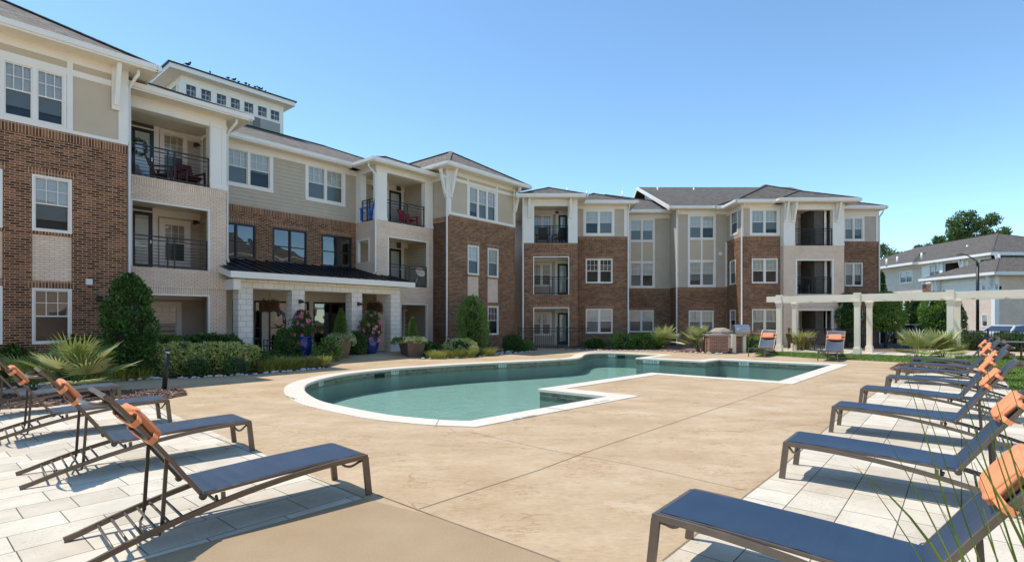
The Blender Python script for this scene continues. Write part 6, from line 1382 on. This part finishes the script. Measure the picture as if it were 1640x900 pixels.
palm('spiky fan palm behind the right lounger row, left half of the pair', gw(1470, 583), 1.35, 14, .74); palm('spiky fan palm behind the right lounger row, right half of the pair', gw(1510, 583), 1.35, 13, .74)
palm('round fan palm against the far brick wall', gw(1063, 558.5), 1.4, 16, .72); palm('fan palm left of the brick grill island', gw(1118, 563.5), 1.5, 14, .75); palm('fan palm half hidden behind the grill island', gw(1172, 559.5), 1.3, 12, .6)
# ================================================================ trees beyond
def pine(lab, base, H, crowns, group='trees beyond the buildings', n=1300, lf=.55, name='pine_tree'):
    t = thing(name, lab, 'tree', base, 0, group); mb = MB(); tr = MB(); base = Vector(base)
    tr.tube([base, base+Vector((.3, 0, H*.5)), base+Vector((0, 0, H*.97))], [.45, .32, .08], 8)
    for (dx, dz, r_) in crowns:
        cc = base+Vector((dx, random.uniform(-2.5, 2.5), dz)); tr.tube([base+Vector((0, 0, dz*.82)), (base+Vector((0, 0, dz*.85))).lerp(cc, .5), cc], [.16, .1, .04], 5)
        for _ in range(int(n*r_*r_/4)):
            v = rnd3()*r_*(random.random()**.4); q = cc+Vector((v.x, v.y, v.z*.9))
            if noise.noise(q*.8) < -.16: continue
            leafq(mb, q, (rnd3()+Vector((0, 0, .5))).normalized(), lf*random.uniform(.6, 1.2), lf*.42)
    mb.build('crown', M['leaf_pine'], t); tr.build('trunk', M['bark'], t)
random.seed(9)
def px2(u, v, Y): return AT(u, v, Y)
def pine_px(lab, u, Y, blobs, **k):
    base = Vector(((u-CX)/FP*Y, Y, 0)); cr = []
    for bu, bv, br in blobs: p = AT(bu, bv, Y); cr.append((p.x-base.x, p.z, br*Y/FP))
    pine(lab, base, max(c[1] for c in cr), cr, **k)
pine_px('tallest open crowned pine behind the background building', 1538, 100, ((1538, 352, 14), (1522, 362, 13), (1555, 362, 14), (1575, 356, 12), (1516, 378, 12), (1535, 378, 15), (1560, 378, 14), (1583, 372, 10), (1545, 392, 15), (1520, 392, 12), (1570, 388, 12), (1556, 345, 8), (1588, 355, 6)))
pine_px('shorter pine right of the tallest one', 1598, 104, ((1590, 376, 10), (1604, 374, 7), (1580, 384, 11), (1596, 384, 9)))
pine_px('pine left of the tallest one, lower', 1500, 104, ((1503, 388, 10), (1512, 384, 8), (1494, 396, 8), (1508, 398, 10), (1526, 398, 10)))
pine_px('low round pine crown just above the background roof ridge', 1475, 108, ((1476, 398, 6), (1484, 396, 5), (1464, 400, 7), (1490, 402, 8)))
pine_px('pine crown beside the right end of the far building', 1420, 100, ((1420, 398, 9), (1410, 406, 9), (1430, 405, 8), (1415, 414, 10), (1432, 412, 7), (1440, 409, 5)))
# the courtyard's fourth side: the pale sunlit building opposite, which the dark clubhouse windows mirror
OB = thing('apartment_building', 'pale sunlit apartment building on the open side of the courtyard, opposite the porch', 'building', (26, 2, 0))
OP = Plane(Vector((17.5, -4.5))+D2*26, -D2); h = []; LN = 62.
for k in range(11):
    for z0, z1 in ((1.0, 2.5), (3.95, 5.4), (6.85, 8.3)):
        a = 2.5+k*5.3; window(OB, OP, a, a+1.7, z0, z1, cols=2, cas=.09, blind=1.); h.append((a+.01, a+1.69, z0+.01, z1-.01))
wall(OB, 'beige_brick_wall', OP, 0, LN, -.1, 6.1, h, M['beige']); siding(OB, OP, 0, LN, 6.1, 8.6, h, M['siding_l'])
board(OB, OP, [(0, LN, 6.0, 6.2, .04), (0, LN, 8.4, 8.65, .04)])
for q_ in (Plane(OP.pt(0, 0, -14).xy, -OP.N, -OP.d.copy()), Plane(OP.pt(LN, 0, 0).xy, -OP.N, OP.d.copy())): wall(OB, 'beige_brick_wall', q_, 0, 14, -.1, 8.6, [], M['beige'])
mb = MB(); bx(mb, OP, .05, LN-.05, -.1, 8.5, -14, -1); mb.build('rear_wall', M['room'], OB)
hip(OB, OP, -.6, LN+.6, -14.6, .6, 8.75, .42, 'shingle')
# ================================================================ edging stones
GS = 'pale river stones edging the beds'; rs = []
random.seed(21)
def stones(poly, n, r_):
    P_ = [gp(*p) for p in poly]; Ls = [(b-a).length for a, b in zip(P_, P_[1:])]; T = sum(Ls)
    for k in range(n):
        s_ = T*(k+random.random()*.8)/n; i = 0
        while i < len(Ls)-1 and s_ > Ls[i]: s_ -= Ls[i]; i += 1
        q = P_[i].lerp(P_[i+1], min(1, s_/Ls[i])); rs.append((q+Vector((random.gauss(0, .05), random.gauss(0, .07))), r_*random.uniform(.6, 1.3)))
stones([(0, 624.5), (80, 616.5), (153, 611.5), (235, 608), (307, 606), (415, 599.5), (520, 590.5)], 70, .075)
stones([(676, 575.3), (700, 574.8), (760, 572.3), (815, 566.3), (862, 562.3)], 40, .075); stones([(785, 567), (822, 563)], 16, .09)
stones([(905, 560), (980, 562), (1060, 563), (1105, 565), (1130, 566), (1160, 567.5)], 60, .07); stones([(598, 573.5), (625, 573)], 24, .08)
mt = []
for v_ in range(3):
    mb = MB(); mb.sphere((0, 0, .25), (1, .75, .5), 9, 6, 0, lambda p: p*(1+.3*noise.noise(p*1.5+Vector((v_*9, 0, 0))))); o = mb.build('edging_stone', M['stone']); mt.append(o)
for k, (q, r_) in enumerate(rs):
    o = mt[k] if k < 3 else mt[k % 3].copy()
    if k >= 3: COL.objects.link(o)
    o.location = (q.x, q.y, .01); o.scale = (r_, r_, r_); o.rotation_euler = (0, 0, random.uniform(0, 6.28)); tag(o, 'pale rounded river stone edging a planting bed', 'stone', GS)
# grass clumps or bark chips on the mulch
def chips(name, polys, n, mat, lab, sz=.035):
    mb = MB(); random.seed(13)
    for poly in polys:
        P_ = [gp(*p) for p in poly]; x0 = min(p.x for p in P_); x1 = max(p.x for p in P_); y0 = min(p.y for p in P_); y1 = max(p.y for p in P_); c = 0
        while c < n:
            x, y = random.uniform(x0, x1), random.uniform(y0, y1); ins = False; j = len(P_)-1
            for i in range(len(P_)):
                if (P_[i].y > y) != (P_[j].y > y) and x < (P_[j].x-P_[i].x)*(y-P_[i].y)/(P_[j].y-P_[i].y)+P_[i].x: ins = not ins
                j = i
            if not ins: continue
            c += 1; q = Vector((x, y, .02+random.random()*.03)); a = rnd3()*sz*random.uniform(.5, 1.4); a.z *= .4; b = rnd3()*sz*.5; b.z *= .5; mb.face([q-a-b, q+a-b, q+a+b, q-a+b])
    o = mb.build(name, M[mat]); tag(o, lab, 'mulch', kind='stuff')
M['chip'] = mk_leaf('bark_chip', [(0, (.10, .05, .035)), (.5, (.26, .15, .11)), (1, (.48, .33, .27))], .9, .0)
chips('mulch_chips', [[(-60, 662), (0, 656), (80, 651), (165, 640), (222, 637), (262, 640), (300, 633), (292, 624), (200, 627), (0, 633), (-60, 637)], [(1425, 591), (1440, 583), (1530, 585), (1545, 596), (1452, 598)]], 6000, 'chip', 'reddish bark chips lying on the mulch beds beside the loungers')
import OpenImageIO as oiio, numpy as np
b=oiio.ImageBuf('/workdir/render_main.png'); a=b.get_pixels(oiio.FLOAT)[:,:,:3]*255
T={'skyTC':((820,10),(121,182,230)),'skyTR':((1600,10),(97,166,225)),'skyHR':((1400,290),(165,203,233)),'skyTL':((300,20),(128,190,235)),'panelA':((155,170),(155,152,135)),'column':((348,250),(218,215,205)),'siding':((467,282),(140,132,120)),'brick':((170,345),(105,75,55)),'beige':((280,452),(205,188,172)),'block':((393,500),(215,210,202)),'deckshade':((350,612),(165,148,130)),'deck':((930,780),(222,198,165)),'deck2':((1000,660),(225,203,172)),'smooth':((600,850),(200,172,135)),'paverL':((40,732),(245,236,222)),'paverR':((1310,815),(243,236,222)),'coping':((620,668),(250,243,235)),'water':((650,630),(120,165,155)),'roofF':((1140,318),(122,120,115)),'sling':((1175,825),(60,95,132)),'beam':((1410,474),(212,200,180)),'brickF':((996,420),(105,78,62))}
for k,((u,v),t) in T.items():
    x,y=int(u*1024/1640),int(v*561/900); p=a[max(0,y-3):y+4,max(0,x-3):x+4].reshape(-1,3).mean(0)
    lin=lambda c:((np.array(c)/255+.055)/1.055)**2.4
    print('%-10s mine %s  target %s  ratio %s'%(k,p.round().astype(int),t,(lin(t)/np.maximum(lin(p),1e-3)).round(2)))
